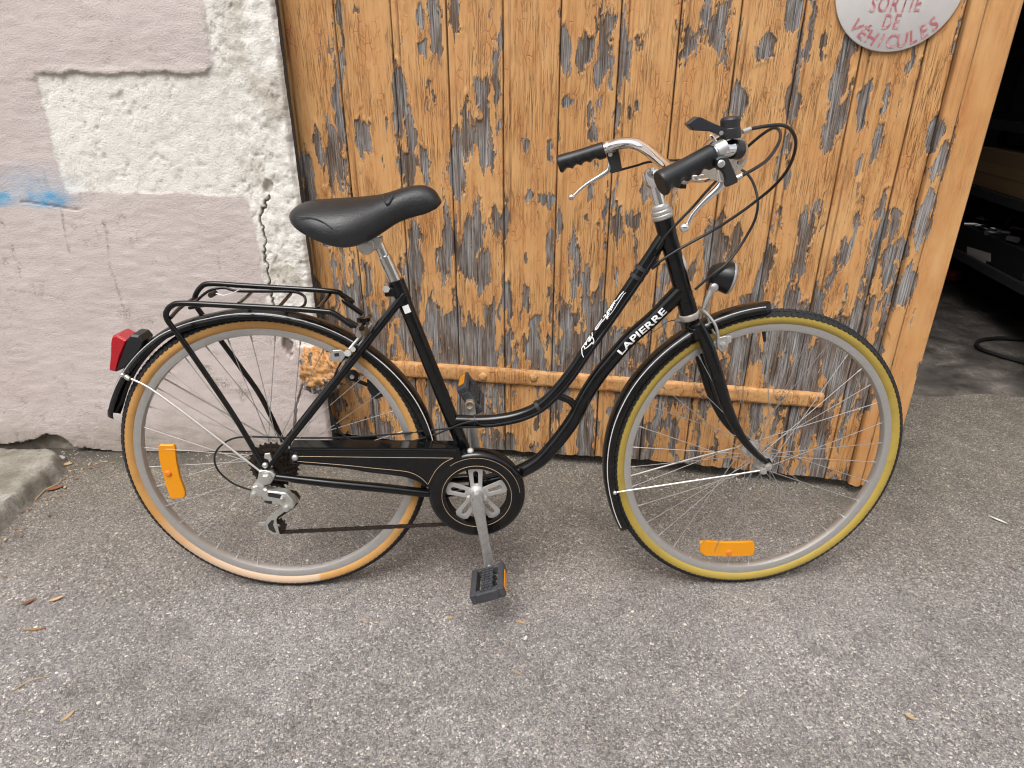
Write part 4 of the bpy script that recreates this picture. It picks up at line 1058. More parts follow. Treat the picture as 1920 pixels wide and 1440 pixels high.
# spoke reflectors
def refl(parent, pts, fn, off, rivet):
    q = [fn(x, y, off) for x, y in pts]; nn = BN if fn is B else FN
    m = MB(); m.slab(q, nn * 0.007, bev=0.0016)
    part(m, 'reflector', M_AMBER, parent, 30)
    c = fn(rivet[0], rivet[1], off - 0.001)
    part(MB().lathe(c, -nn, [(0.0075, -0.001), (0.0072, 0.001), (0.005, 0.0028), (0, 0.003)], 16, caps=False), 'reflector_rivet', simple('orange_plastic_rivet', (0.75, 0.19, 0.02), 0.35), parent)
refl(rw, z4(180, 800, 4, [(465, 150), (475, 138), (580, 138), (592, 155), (600, 250), (625, 370), (645, 430), (668, 490), (665, 530), (640, 540), (570, 545), (555, 530), (525, 450), (503, 370), (482, 290), (468, 220)]), B, -0.006, (315, 888))
refl(fw, z4(1100, 560, 2.618, [(557, 1202), (570, 1191), (640, 1195), (690, 1197), (760, 1196), (818, 1194), (826, 1205), (826, 1240), (818, 1260), (760, 1266), (700, 1268), (640, 1266), (580, 1262), (558, 1245)]), F, -0.006, (1367, 1036))
# valve inside the front rim
va = F(1431, 618, 0); vb = F(1434, 640, 0)
part(MB().tube([va, vb], [0.004, 0.0042, 0.0042, 0.003], 10), 'valve', M_RUB, fw)

# ---------------------------------------------------------------- frame
ht0, ht1 = B(1243, 408, 0), B(1292, 588, 0)
hax = nrm(ht0 - ht1)
m = MB()
m.tube([ht1, ht0], 0.0182, 24)
gc0 = B(894, 931.5, -0.060) + BN * 0.060
down = Bs([(1281, 540), (1265, 556), (1222, 599), (1180, 636), (1145, 676), (1122, 705), (1098, 742), (1080, 778), (1060, 808), (1036, 838), (1014, 861), (985, 879), (950, 893)]) + [gc0]
dsp = spline(down, 6); m.tube(dsp, 0.0166, 20)
top = Bs([(1250, 437), (1236, 456), (1180, 540), (1147, 588), (1110, 640), (1078, 689), (1050, 725), (1025, 751), (998, 769), (965, 781), (930, 787), (895, 789), (852, 788)])
tsp = spline(top, 6); m.tube(tsp, 0.0128, 18)
st0, st1 = B(744, 530, 0), gc0
sta = nrm(st0 - st1); m.tube([st0, st1], 0.0152, 20)
m.tube(spline(Bs([(1043, 741), (1054, 745), (1068, 751), (1078, 762), (1086, 777)]), 6), 0.0082, 14)
# lugs and bottom bracket
m.tube([ht0 + hax * 0.0, ht0 - hax * 0.034], [0.0196, 0.0192], 24); m.tube([ht1, ht1 + hax * 0.03], [0.0194, 0.0190], 24)
m.tube([dsp[2], dsp[9]], [0.0182, 0.0172], 20); m.tube([tsp[1], tsp[7]], [0.0142, 0.0134], 18)
m.tube([st0 + sta * 0.006, st0 - sta * 0.042], [0.0172, 0.0168], 20)
bb = gc0
m.lathe(bb, BN, [(0.0195, -0.035), (0.0205, -0.034), (0.0205, 0.034), (0.0195, 0.035)], 24)
m.tube([tsp[-1], tsp[-5]], [0.0135, 0.013], 16)
# seat stays and chain stays, both sides, with drop-outs
for sd in (-1, 1):
    o0, o1 = (-0.014, -0.062) if sd < 0 else (0.016, 0.062)
    dp = BL(-0.002, o1, 0.012)
    up = B(748, 566, o0) if sd < 0 else B(748, 566, -0.014) + BN * 0.030
    mid = BL(*[(a + b) / 2 for a, b in zip((0, 0, 0), (0, 0, 0))]) if False else up * 0.5 + dp * 0.5 + BN * sd * 0.006
    m.tube(spline([up + BU * 0.010 + BA * 0.006, up, mid, dp], 6), [0.0085, 0.0085, 0.0085, 0.0078, 0.0068], 14)
    cs = [BL(0.0, o1, -0.008), BL(0.12, sd * 0.055, -0.030), BL(0.24, sd * 0.046, -0.050), BL(0.36, sd * 0.034, -0.072), bb + BN * sd * 0.026 - BA * 0.012]
    m.tube(spline(cs, 6), [0.0075, 0.0100, 0.0105, 0.0105, 0.0105], 14)
    m.slab([BL(a, o1 + 0.0025, u) for a, u in ((-0.017, 0.004), (-0.006, 0.020), (0.004, 0.020), (0.022, 0.000), (0.020, -0.014), (0.006, -0.020), (-0.008, -0.018))], BN * -0.005)
part(m, 'frame', M_PAINT)
# saddle tube clamp
cp = B(727, 542, -0.012)
m = MB(); m.cyl(B(724, 542, -0.022), B(724, 542, 0.018), 0.0052, 14); m.cyl(B(724, 542, -0.028), B(724, 542, -0.020), 0.0078, 6)
part(m, 'seat_clamp_bolt', M_STEEL)
m = MB(); c0 = B(733, 545, 0); m.box(c0, BA, 0.012, BN, 0.014, BU, 0.010); part(m, 'seat_clamp', M_PAINT, bevel=0.003)
# rings of the headset
m = MB(); m.lathe(ht0, hax, [(0.0185, -0.003), (0.021, 0.000), (0.022, 0.004), (0.0215, 0.007), (0.019, 0.009), (0.0205, 0.010), (0.0205, 0.015), (0.018, 0.017), (0.0175, 0.020), (0.019, 0.0205), (0.018, 0.026), (0.013, 0.028)], 28); part(m, 'upper_headset', M_STEEL, smooth=25)
m = MB(); m.lathe(ht1, hax, [(0.017, -0.012), (0.0205, -0.011), (0.0225, -0.006), (0.022, 0.001), (0.019, 0.003)], 28); part(m, 'lower_headset', simple('cream_headset', (0.62, 0.58, 0.50), 0.35, 0.6))
hb = B(1281, 492, 0); fwd = nrm(np.cross(BN, hax)); fwd = fwd if fwd @ BA > 0 else -fwd
ctr = ht1 + hax * ((hb - ht1) @ hax)
m = MB(); m.ball(ctr + fwd * 0.0155, 1.0, 20, 0, (0.0055, 0.0125, 0.021), (fwd, BN, hax)); part(m, 'head_badge', simple('badge_white', (0.62, 0.61, 0.60), 0.35, 0.2))
# lettering along the down tube
def wrap(me, A0, dirv, sidev, radius, mat, name, parent, strips=7, ang0=0.0, curve=None):
    """lay a flat lettering mesh (x along the tube, y across) round the near side of a tube"""
    bm = bmesh.new(); bm.from_mesh(me)
    ys = [v.co.y for v in bm.verts]; y0, y1 = min(ys), max(ys)
    for k in range(1, strips):
        bmesh.ops.bisect_plane(bm, geom=bm.verts[:] + bm.edges[:] + bm.faces[:], plane_co=(0, y0 + (y1 - y0) * k / strips, 0), plane_no=(0, 1, 0))
    inv = BM.inverted()
    for v in bm.verts:
        th = v.co.y / radius + ang0
        c, d, s_ = (A0, dirv, sidev) if curve is None else curve(v.co.x)
        out = -BN; up = nrm(np.cross(d, out)); up = up if up @ BU > 0 else -up
        p = c + (d * v.co.x if curve is None else 0) + radius * (math.cos(th) * out + math.sin(th) * up)
        v.co = inv @ Vector(p)
    me2 = bpy.data.meshes.new(name); bm.to_mesh(me2); bm.free(); me2.materials.append(mat)
    return link(name, me2, parent)
fr = bpy.data.objects['frame']
# straight stretch of the down tube carrying the name
la, lb = B(1163, 656, 0), B(1240, 581, 0)
dd = nrm(lb - la); mid = (la + lb) / 2
import bisect
def nearest_on(path, p):
    best = None
    for a, b in zip(path[:-1], path[1:]):
        t = np.clip((p - a) @ (b - a) / ((b - a) @ (b - a)), 0, 1); q = a + (b - a) * t
        if best is None or np.linalg.norm(p - q) < best[0]: best = (np.linalg.norm(p - q), q, nrm(b - a))
    return best[1], best[2]
me = text_mesh('LAPIERRE', 0.0205, 0.00055, 0, 4, 1.04)
xs_ = [v.co.x for v in me.vertices]; kx = 0.1305 / (max(xs_) - min(xs_))
for v in me.vertices: v.co.x *= kx
def along_down(x):
    q, t = nearest_on(dsp, mid + dd * x); t = t if t @ dd > 0 else -t
    return q, t, None
wrap(me, mid, dd, None, 0.0171, M_DECAL, 'lettering', fr, curve=along_down)
# brushed script on the top tube, drawn stroke by stroke
strokes = [[(330, 1340), (305, 1290), (300, 1200), (285, 1190), (300, 1150), (330, 1090), (350, 1065)], [(285, 1190), (345, 1130), (385, 1120), (350, 1080), (330, 1130), (350, 1180)], [(375, 1120), (400, 1050), (430, 970), (410, 950), (400, 1000), (395, 1080)], [(430, 970), (440, 1010), (425, 1060), (450, 1040), (470, 980)], [(480, 900), (490, 960), (470, 1000), (500, 1000), (510, 1060), (495, 1100), (480, 1080), (440, 1120), (400, 1160), (345, 1200)],
           [(630, 640), (600, 720), (560, 820), (545, 860), (580, 830), (640, 740), (700, 670), (740, 610)], [(690, 640), (680, 610), (720, 590), (740, 620), (760, 650), (760, 560), (740, 490)], [(740, 490), (760, 540), (790, 560), (760, 590)], [(770, 470), (800, 530), (790, 470), (830, 500), (815, 430), (850, 460), (840, 400), (870, 420), (860, 360), (890, 390), (875, 320), (905, 350)], [(905, 350), (950, 300), (1000, 230), (1055, 165)], [(740, 650), (850, 520), (960, 350), (1050, 215), (1090, 180)]]
m = MB()
for st in strokes:
    P = z4(1060, 530, 9.6, st); P = [(x, y) for x, y in P]
    pts = spline([B(x, y, -0.0118) for x, y in P], 5)
    out = []
    for p in pts:
        q, t = nearest_on(tsp, p); d = p - q; d = d - t * (d @ t); u = d - BN * (d @ BN)
        h_ = np.clip((u @ nrm(np.cross(t, -BN))) / 0.0128, -0.92, 0.92); up = nrm(np.cross(t, -BN))
        out.append(q + 0.0129 * (h_ * up - math.sqrt(1 - h_ * h_) * BN))
    thick = 0.00125 if st is not strokes[-1] else 0.0007
    m.tube(out, [thick * 0.8, thick * 1.15, thick], 5)
part(m, 'script_lettering', M_DECAL, fr)
# sticker on the seat tube, pin lines
sk = B(771, 574, 0); q, t = nearest_on([st1, st0], sk)
sm_ = MB(); rows = []
for i in range(2):
    for k in range(5):
        th = 0.55 - 0.9 * k / 4
        up = nrm(np.cross(t, -BN)); rows.append(q + t * (0.0085 if i else -0.0085) + 0.0156 * (math.cos(th) * -BN + math.sin(th) * (up if up @ BA > 0 else -up)))
sm_.add(rows, [(k, k + 1, 6 + k, 5 + k) for k in range(4)]); part(sm_, 'sticker', M_DECAL, fr)
def pin(path, r, ang, i0, i1, w=0.0007):
    out = []
    for i in range(i0, i1):
        t = nrm(path[i + 1] - path[i]); up = nrm(np.cross(t, -BN)); up = up if up @ BU > 0 else -up
        out.append(path[i] + r * (math.cos(ang) * -BN + math.sin(ang) * up))
    return out
m = MB(); m.tube(pin(tsp, 0.0128, -0.35, 12, 40), 0.0006, 5); part(m, 'pinstripe', M_LINE, fr)

# ---------------------------------------------------------------- fork, stem, bars
def fork():
    cr = F(1305, 604, 0)
    m = MB()
    m.tube([ht1 - hax * 0.010, ht1 - hax * 0.040], [0.0165, 0.0165], 18)
    crown_c = ht1 - hax * 0.030
    for sd in (-1, 1):
        if sd < 0: pts = Fs([(1306, 606, -0.030), (1325, 645, -0.036), (1345, 705, -0.042), (1364, 765, -0.046), (1388, 815, -0.050), (1414, 847, -0.052), (1438, 868, -0.053)])
        else:
            pn = Fs([(1306, 606, -0.030), (1325, 645, -0.036), (1345, 705, -0.042), (1364, 765, -0.046), (1388, 815, -0.050), (1414, 847, -0.052), (1438, 868, -0.053)])
            pts = [p - FN * 2 * ((p - FH) @ FN) for p in pn]
        m.tube(spline(pts, 6), [0.0135, 0.0145, 0.0140, 0.0120, 0.0095, 0.0075, 0.0065], 16, flat=1.0)
        e = pts[-1]
        m.slab([e + FA * a + FU * u + FN * 0.0025 for a, u in ((-0.008, 0.010), (0.004, 0.012), (0.012, 0.0), (0.008, -0.014), (-0.006, -0.012))], FN * -0.005)
    fk = nrm(np.cross(FN, hax)); fk = fk if fk @ FA > 0 else -fk
    m.box(crown_c - hax * 0.004, FN, 0.042, fk, 0.014, hax, 0.013)
    part(m, 'fork', M_PAINT, bevel=0.004)
fork()
m = MB()
for sd in (-1, 1):
    c = FH + FN * sd * 0.052
    m.lathe(c, FN * sd, [(0.0105, 0.0), (0.0105, 0.002), (0.009, 0.0022), (0.009, 0.0095), (0.005, 0.010), (0.005, 0.016), (0, 0.017)], 6, caps=False)
part(m, 'front_axle_nut', M_STEEL, smooth=25)
s1 = ht0 + hax * 0.024; s2 = s1 + hax * 0.075
stemt = B(1226, 330, 0)
s2 = ht0 + hax * ((stemt - ht0) @ hax)
HB = nrm(BA * math.cos(0.15) + BN * math.sin(0.15)); HN = nrm(np.cross(BU, HB)); HU = nrm(np.cross(HB, HN))
clampc = s2 + HB * 0.062 + hax * 0.004
m = MB(); m.tube([s1, s2 + hax * 0.004], 0.0125, 22)
m.lathe(s2, hax, [(0.0130, -0.020), (0.0178, -0.013), (0.0190, 0.004), (0.0170, 0.012), (0.009, 0.012), (0.009, 0.017), (0, 0.018)], 22, caps=False)
m.tube([s2 - hax * 0.002, clampc], [0.0165, 0.0150], 18); m.cyl(clampc - HN * 0.021, clampc + HN * 0.021, 0.0175, 22)
part(m, 'stem', M_CHROME)
m = MB(); p = clampc - hax * 0.022 - HB * 0.004; m.cyl(p - HN * 0.012, p + HN * 0.012, 0.0045, 10); m.box(p, HB, 0.006, HN, 0.008, BU, 0.006); part(m, 'stem_bolt', M_DIRTY, bevel=0.001)
near_tip, near_in = B(1237, 342, -0.30), B(1336, 288, -0.275)
far_tip, far_in = B(1047, 306, 0.245), B(1133, 279, 0.225)
nb = [clampc, clampc - HN * 0.06 + HB * 0.004, B(1352, 322, -0.14), B(1380, 300, -0.205), B(1385, 283, -0.245), B(1362, 280, -0.268), near_in, near_in * 0.4 + near_tip * 0.6]
fb = [clampc, clampc + HN * 0.05 + HB * 0.004, B(1238, 302, 0.11), B(1213, 281, 0.155), B(1188, 269, 0.187), B(1160, 270, 0.210), far_in, far_in * 0.4 + far_tip * 0.6]
bar = spline(fb[::-1] + nb[1:], 8)
part(MB().tube(bar, 0.0122, 20), 'handlebar', M_CHROME)
def grip(tip, inn, name='grip'):
    d = nrm(tip - inn); L = np.linalg.norm(tip - inn); n = 18
    e = nrm(np.cross(d, BU)); lower = nrm(np.cross(d, e)); lower = lower if lower @ BU < 0 else -lower
    m = MB(); vs = []; N = 44
    for i in range(N):
        t = i / (N - 1); x = t * L
        base_r = 0.0158 + 0.0018 * sstep(0.5, 1.0, t)
        sc = abs(math.sin(PI * min(1, max(0, (t - 0.14) / 0.80)) * 4)) if 0.14 < t < 0.94 else 0.0
        rr = base_r
        for k in range(n):
            a = 2 * PI * k / n; low = max(0.0, math.cos(a)) ** 1.5
            r = rr + low * (0.0050 - 0.0062 * sc * (1 if 0.14 < t < 0.94 else 0.0))
            if t > 0.985: r *= 0.93
            if i == 0: r *= 0.9
            vs.append(inn + d * x + r * (math.cos(a) * lower + math.sin(a) * e))
    fs = [(i * n + k, i * n + (k + 1) % n, (i + 1) * n + (k + 1) % n, (i + 1) * n + k) for i in range(N - 1) for k in range(n)] + [tuple(range(n)), tuple((N - 1) * n + k for k in range(n))]
    m.add(vs, fs); part(m, name, M_GRIP, smooth=50)
grip(near_tip, near_in); grip(far_tip, far_in)
def lever(off, sgn, housing, blade, ball, band, w):
    root_m = MB(); hp = [B(x, y, off - w) for x, y in housing]; root_m.slab(hp, BN * 2 * w, bev=0.002)
    o = part(root_m, 'brake_lever', M_BLK, smooth=30)
    c, dr = band
    part(MB().tube([c - dr * 0.009, c + dr * 0.009], 0.0136, 18), 'lever_clamp', M_STEEL, o)
    bl = spline([B(x, y, off + (q[0] if q else 0)) for x, y, *q in blade], 7)
    part(MB().tube(bl, [0.0052, 0.0075, 0.0062, 0.0040, 0.0034, 0.0030], 12, flat=0.8), 'lever_blade', M_CHROME, o)
    part(MB().ball(B(ball[0], ball[1], off + ball[2]), 0.0078, 14), 'lever_ball', M_CHROME, o)
    return o
ndir = nrm(near_in - near_tip); fdir = nrm(far_in - far_tip)
lo = lever(-0.29, -1, z4(1200, 200, 6, [(860, 590), (895, 565), (985, 555), (1030, 640), (1105, 825), (1100, 855), (985, 905), (970, 880), (975, 830), (945, 750), (880, 690)]),
      z4(1200, 200, 6, [(890, 700), (915, 770), (925, 850), (870, 930), (760, 1030), (660, 1130), (590, 1220), (548, 1300), (520, 1345)]), (1283, 426.5, 0), (near_in + ndir * 0.013, ndir), 0.011)
sc_ = B(1352, 307, -0.302); part(MB().lathe(sc_, -BN, [(0.0058, 0), (0.0058, 0.002), (0.004, 0.0035), (0, 0.0037)], 12, caps=False), 'lever_screw', M_STEEL, lo)
part(MB().cyl(B(1381, 334, -0.29), B(1391, 329, -0.29), 0.0042, 12), 'cable_adjuster', M_STEEL, lo)
lo = lever(0.235, 1, z4(1020, 220, 6.857, [(800, 395), (835, 375), (935, 380), (955, 390), (1005, 650), (1000, 690), (870, 722), (860, 640), (825, 545)]),
      z4(1020, 220, 6.857, [(835, 510), (850, 590), (835, 670), (760, 730), (660, 790), (560, 850), (470, 920), (410, 980), (365, 1020)]), (1071.5, 369.5, 0), (far_in + fdir * 0.015, fdir), 0.011)
part(MB().lathe(B(1144, 290, 0.222), -BN, [(0.005, 0), (0.005, 0.002), (0.003, 0.003), (0, 0.003)], 12, caps=False), 'lever_screw', M_STEEL, lo)
# gear shifter: clamp, drum and paddle
q, t = nearest_on(bar, B(1375, 282, -0.255))
m = MB(); m.tube([q - t * 0.009, q + t * 0.009], 0.0150, 18); sh = part(m, 'gear_shifter', M_BLK)
zc = z4(1200, 200, 6, [(0, 0)])
def ZP(x, y, off): return B(1200 + x / 6, 200 + y / 6, off)
upd = nrm(ZP(1010, 160, -0.262) - ZP(1010, 340, -0.262))
c = ZP(1015, 345, -0.262)
m = MB(); m.lathe(c, upd, [(0.016, -0.002), (0.0165, 0.004), (0.0155, 0.012), (0.0155, 0.013), (0.0148, 0.014), (0.0150, 0.026), (0.0135, 0.029), (0.010, 0.0305), (0, 0.031)], 24, caps=False)
part(m, 'shifter_drum', M_BLK, sh, smooth=25)
m = MB(); m.slab([ZP(x, y, -0.275) for x, y in ((535, 195), (640, 112), (690, 120), (800, 170), (940, 235), (1000, 262), (1000, 345), (910, 325), (820, 280), (600, 268))], BN * 0.020, bev=0.002)
part(m, 'shifter_paddle', simple('paddle_plastic', (0.022, 0.024, 0.03), 0.36), sh, smooth=25)
part(MB().lathe(ZP(915, 297, -0.2765), -BN, [(0.0034, 0), (0.003, 0.0012), (0, 0.0013)], 12, caps=False), 'shifter_screw', M_STEEL, sh)
part(MB().cyl(ZP(1150, 282, -0.255), ZP(1240, 250, -0.25), 0.0038, 12), 'cable_ferrule', M_WIRE, sh)
# bell, seen behind the bar
bc = ZP(925, 545, -0.205); ba_ = nrm(BA * 0.35 + BN * 0.55 + BU * 0.5)
ba_ = nrm(BN * 0.80 + BU * 0.30 - BA * 0.05)
m = MB(); m.lathe(bc, ba_, [(0.0395, -0.012), (0.0400, -0.010), (0.0385, 0.002), (0.032, 0.012), (0.020, 0.018), (0.008, 0.0205), (0, 0.021)], 32, caps=False)
m.lathe(bc, ba_, [(0, -0.013), (0.030, -0.0135), (0.0395, -0.012)], 32, caps=False)
bl = part(m, 'bell', simple('brassy_chrome', (0.78, 0.74, 0.66), 0.14, 1.0, 0.2, (0.3, 0.26, 0.2)))
part(MB().tube(spline([ZP(790, 330, -0.225), ZP(820, 350, -0.228), ZP(850, 400, -0.23)], 4), 0.0030, 8), 'bell_thumb', M_CHROME, bl)

# ---------------------------------------------------------------- fenders
def fender(name, hub, A, N, U, prof_r, a0, a1, wdt, dep, flare=None, n=90):
    m = MB(); K = 13; vs = []
    for i in range(n + 1):
        a = a0 + (a1 - a0) * i / n; t = i / n
        rad = A * math.cos(a) + U * math.sin(a); R_ = prof_r(t)
        w = wdt
        sh_ = 1.0
        if t < 0.03: sh_ = 0.55 + 0.45 * math.sqrt(t / 0.03)
        if t > 0.975: sh_ = 0.6 + 0.4 * math.sqrt((1 - t) / 0.025)
        for lay, o_ in ((1, 0.0), (-1, -0.0012)):
            for k in range(K):
                u = -1 + 2 * k / (K - 1)
                if lay < 0: u = -u
                y = (w + o_) * math.sin(u * PI / 2 * 1.0) * sh_
                rr = R_ - dep * (1 - math.cos(u * PI / 2)) ** 1.25 + o_
                vs.append(hub + rad * rr + N * y)
    m2 = 2 * K
    fs = [(i * m2 + k, i * m2 + (k + 1) % m2, (i + 1) * m2 + (k + 1) % m2, (i + 1) * m2 + k) for i in range(n) for k in range(m2)] + [tuple(range(m2)), tuple(n * m2 + k for k in range(m2))]
    m.add(vs, fs)
    o = part(m, name, M_FEND, smooth=40)
    for sd in (-1, 1):
        st = MB(); P = []
        for i in range(2, n - 1):
            a = a0 + (a1 - a0) * i / n; rad = A * math.cos(a) + U * math.sin(a); u = 0.62
            rr = prof_r(i / n) - dep * (1 - math.cos(u * PI / 2)) ** 1.25 + 0.0003
            P.append(hub + rad * rr + N * sd * (wdt * math.sin(u * PI / 2) + 0.0003))
        st.tube(P, 0.0011, 6); part(st, 'pinstripe', M_LINE, o)
    return o
def ang(p, hub, A, U): d = p - hub; return math.atan2(d @ U, d @ A), math.hypot(d @ A, d @ U)
D2 = math.radians
fender('rear_fender', RH, BA, BN, BU, lambda t: float(np.interp(-12 + t * 174, [-12, 6, 24, 47, 75, 105, 123, 143, 162], [0.372, 0.370, 0.366, 0.3585, 0.3555, 0.3585, 0.370, 0.374, 0.377])), D2(-12), D2(162), 0.0245, 0.0175)
ff = fender('front_fender', FH, FA, FN, FU, lambda t: float(np.interp(93 + t * 117, [93, 104, 129, 148, 164, 180, 194, 210], [0.3635, 0.364, 0.365, 0.367, 0.366, 0.363, 0.361, 0.363])), D2(93), D2(210), 0.0245, 0.0185)
# stays of the fenders
def rod(name, pts, r, mat=None, par=None, n=10, sm=5):
    return part(MB().tube(spline(pts, sm), r, n), name, mat or M_WIRE, par)
rf = bpy.data.objects['rear_fender']
na = B(234, 705, -0.026); nb_ = BL(-0.012, -0.069, 0.004)
rod('fender_stay', [na, B(300, 741, -0.034), nb_], 0.0024, par=rf)
fa_ = B(284, 696, 0.026); rod('fender_stay', [fa_, BL(-0.012, 0.066, 0.004)], 0.0022, par=rf)
m = MB(); m.ball(B(230, 703, -0.030), 0.0052, 12); m.lathe(B(239, 708, -0.030), nrm(nb_ - na), [(0.0052, -0.005), (0.0052, 0.004), (0.0035, 0.006)], 10); part(m, 'stay_bolt', M_STEEL, rf)
n0 = F(1156, 923, -0.027); n1 = F(1428, 881, -0.058)
rod('fender_stay', [n0, F(1290, 903, -0.044), F(1415, 884, -0.057), n1], 0.0020, par=ff)
rod('fender_stay', [F(1180, 893, 0.027), F(1290, 862, 0.045), F(1384, 838, 0.056)], 0.0021, par=ff)
m = MB(); m.ball(F(1153, 924, -0.028), 0.0050, 12); part(m, 'stay_bolt', M_STEEL, ff)
m = MB(); m.lathe(F(1429, 881, -0.056), -FN, [(0.0078, 0), (0.0080, 0.007), (0.0068, 0.010), (0, 0.0105)], 14, caps=False); part(m, 'stay_bolt', M_STEEL, ff)

# ---------------------------------------------------------------- rack
def rack():
    near = [BL(-0.006, -0.066, 0.012)] + Bs(z4(180, 500, 4, [(1060, 1160), (840, 830), (640, 540), (572, 452), (532, 392), (528, 340), (566, 294), (650, 275), (1000, 291), (1400, 312), (1700, 334), (1775, 346), (1850, 394), (1920, 444)]), -0.060) + Bs(z4(520, 320, 4, [(520, 1122), (598, 1168)]), -0.045)
    far = [BL(-0.006, 0.066, 0.012)] + Bs(z4(180, 500, 4, [(1240, 980), (1080, 750), (930, 545), (760, 310), (742, 232), (785, 155), (860, 128), (1100, 142), (1400, 160), (1780, 186), (1850, 216), (1920, 262)]), 0.060) + Bs(z4(520, 320, 4, [(500, 975), (575, 1030), (640, 1078)]), 0.045)
    legs = MB()
    root = link('luggage_rack', None, bike)
    WM['luggage_rack'] = BM
    part(MB().tube(spline(near[:4], 4) + spline(near[3:], 6)[1:], 0.0058, 12), 'side_rail', M_FEND, root)
    part(MB().tube(spline(far[:5], 4) + spline(far[4:], 6)[1:], 0.0058, 12), 'side_rail', M_FEND, root)
    for pn, pf in (((1070, 277), (1165, 196)), ((1378, 296), (1462, 200)), ((1668, 312), (1755, 210))):
        a = z4(180, 500, 4, [pn])[0]; b = z4(180, 500, 4, [pf])[0]
        part(MB().tube([B(a[0], a[1], -0.058), B(b[0], b[1], 0.058)], 0.0036, 8), 'cross_bar', M_FEND, root)
    e1 = near[-1]; e2 = far[-1]
    part(MB().tube(spline([B(*z4(180, 500, 4, [(556, 385)])[0], -0.058), B(*z4(180, 500, 4, [(640, 300)])[0], 0.0), B(*z4(180, 500, 4, [(742, 235)])[0], 0.058)], 6), 0.0040, 8), 'cross_bar', M_FEND, root)
    tang = spline(Bs(z4(180, 500, 4, [(700, 312, -0.045), (760, 250, 0.0), (850, 180, 0.03), (960, 158, 0.040), (1050, 182, 0.036), (1250, 186, 0.036), (1490, 190, 0.036), (1570, 240, 0.008), (1515, 312, -0.045), (1200, 300, -0.046), (850, 290, -0.046), (700, 312, -0.045)]), 0), 5)
    part(MB().tube(tang, 0.0030, 8), 'spring_clip', M_FEND, root)
    a = B(399, 551, 0.02); m = MB()
    m.tube([a - BN * 0.012, a + BN * 0.012], 0.0058, 12)
    part(m, 'spring_coil', M_DIRTY, root)
    part(MB().tube(spline(Bs(z4(180, 500, 4, [(900, 200, 0.01), (960, 215, 0.01), (1040, 190, 0.02), (1085, 165, 0.03)]), 0), 5), 0.0012, 6), 'loose_wire', M_STEEL, root)
    # clip holding the rack front to the seat stays
    q = B(686, 604, 0.0)
    part(MB().tube([q - BN * 0.05 , q + BN * 0.045], 0.0052, 10), 'front_cross_bar', M_FEND, root)
    m = MB(); m.tube([B(680, 601, -0.01), B(684, 628, -0.012)], [0.0125, 0.0115], 14); part(m, 'mounting_clip', simple('rusty_clip', (0.30, 0.21, 0.13), 0.5, 0.5, 0.5, (0.12, 0.06, 0.03)), root)
    part(MB().tube([B(681, 596, -0.01), B(682, 603, -0.011)], 0.0140, 14), 'clip_cap', M_FEND, root)
rack()

# ---------------------------------------------------------------- lamps
def tail_lamp():
    root = link('tail_light', None, bike); WM['tail_light'] = BM
    w = 0.024
    red = z4(180, 500, 4, [(98, 782), (104, 660), (108, 560), (118, 522), (150, 512), (226, 552), (180, 680), (142, 792)])
    blk = z4(180, 500, 4, [(226, 550), (262, 512), (318, 520), (350, 560), (338, 604), (276, 690), (206, 765), (142, 794), (182, 680)])
    part(MB().slab([B(x, y, -w) for x, y in red], BN * 2 * w, bev=0.004), 'red_lens', M_RED, root, smooth=30)
    part(MB().slab([B(x, y, -w + 0.0015) for x, y in blk], BN * (2 * w - 0.003), bev=0.004), 'lamp_housing', simple('lamp_plastic', (0.011, 0.011, 0.012), 0.45), root, smooth=30)
tail_lamp()
def head_lamp():
    root = link('headlight', None, bike); WM['headlight'] = BM
    ax = nrm(FA * 0.96 - FN * 0.12 - FU * 0.20)
    rim = F(1367, 521, 0.0)
    m = MB(); m.lathe(rim, ax, [(0, -0.046), (0.010, -0.045), (0.019, -0.040), (0.026, -0.029), (0.031, -0.014), (0.0335, -0.004), (0.0338, 0.0)], 32, caps=False)
    part(m, 'lamp_shell', simple('shell_plastic', (0.009, 0.009, 0.010), 0.35), root)
    m = MB(); m.lathe(rim, ax, [(0.0338, -0.001), (0.0344, 0.0), (0.0344, 0.003), (0.030, 0.0060), (0.018, 0.0105), (0, 0.012)], 32, caps=False)
    t = NT('lamp_glass'); t.inp(Base_Color=(0.30, 0.30, 0.30), Roughness=0.15); part(m, 'lamp_lens', t.mat, root)
    a, b, c_ = F(1337, 538, -0.012), F(1322, 570, -0.012), F(1318, 588, -0.006)
    m = MB(); m.tube(spline([a + nrm(a - b) * 0.006, a, b, c_], 5), [0.0072, 0.0080, 0.0052, 0.0040], 10, flat=1.0); part(m, 'lamp_bracket', M_WIRE, root)
    part(MB().lathe(a, -FN, [(0.0088, 0.002), (0.0088, 0.008), (0.006, 0.010), (0, 0.0105)], 14, caps=False), 'bracket_bolt', M_STEEL, root)
    m = MB(); p1, p2 = F(1336, 524, 0.0), F(1349, 527, 0.0); m.tube([F(1334, 545, 0), F(1338, 520, 0), F(1354, 522, 0)], [0.011, 0.012, 0.014], 12); part(m, 'lamp_foot', M_BLK, root)
head_lamp()

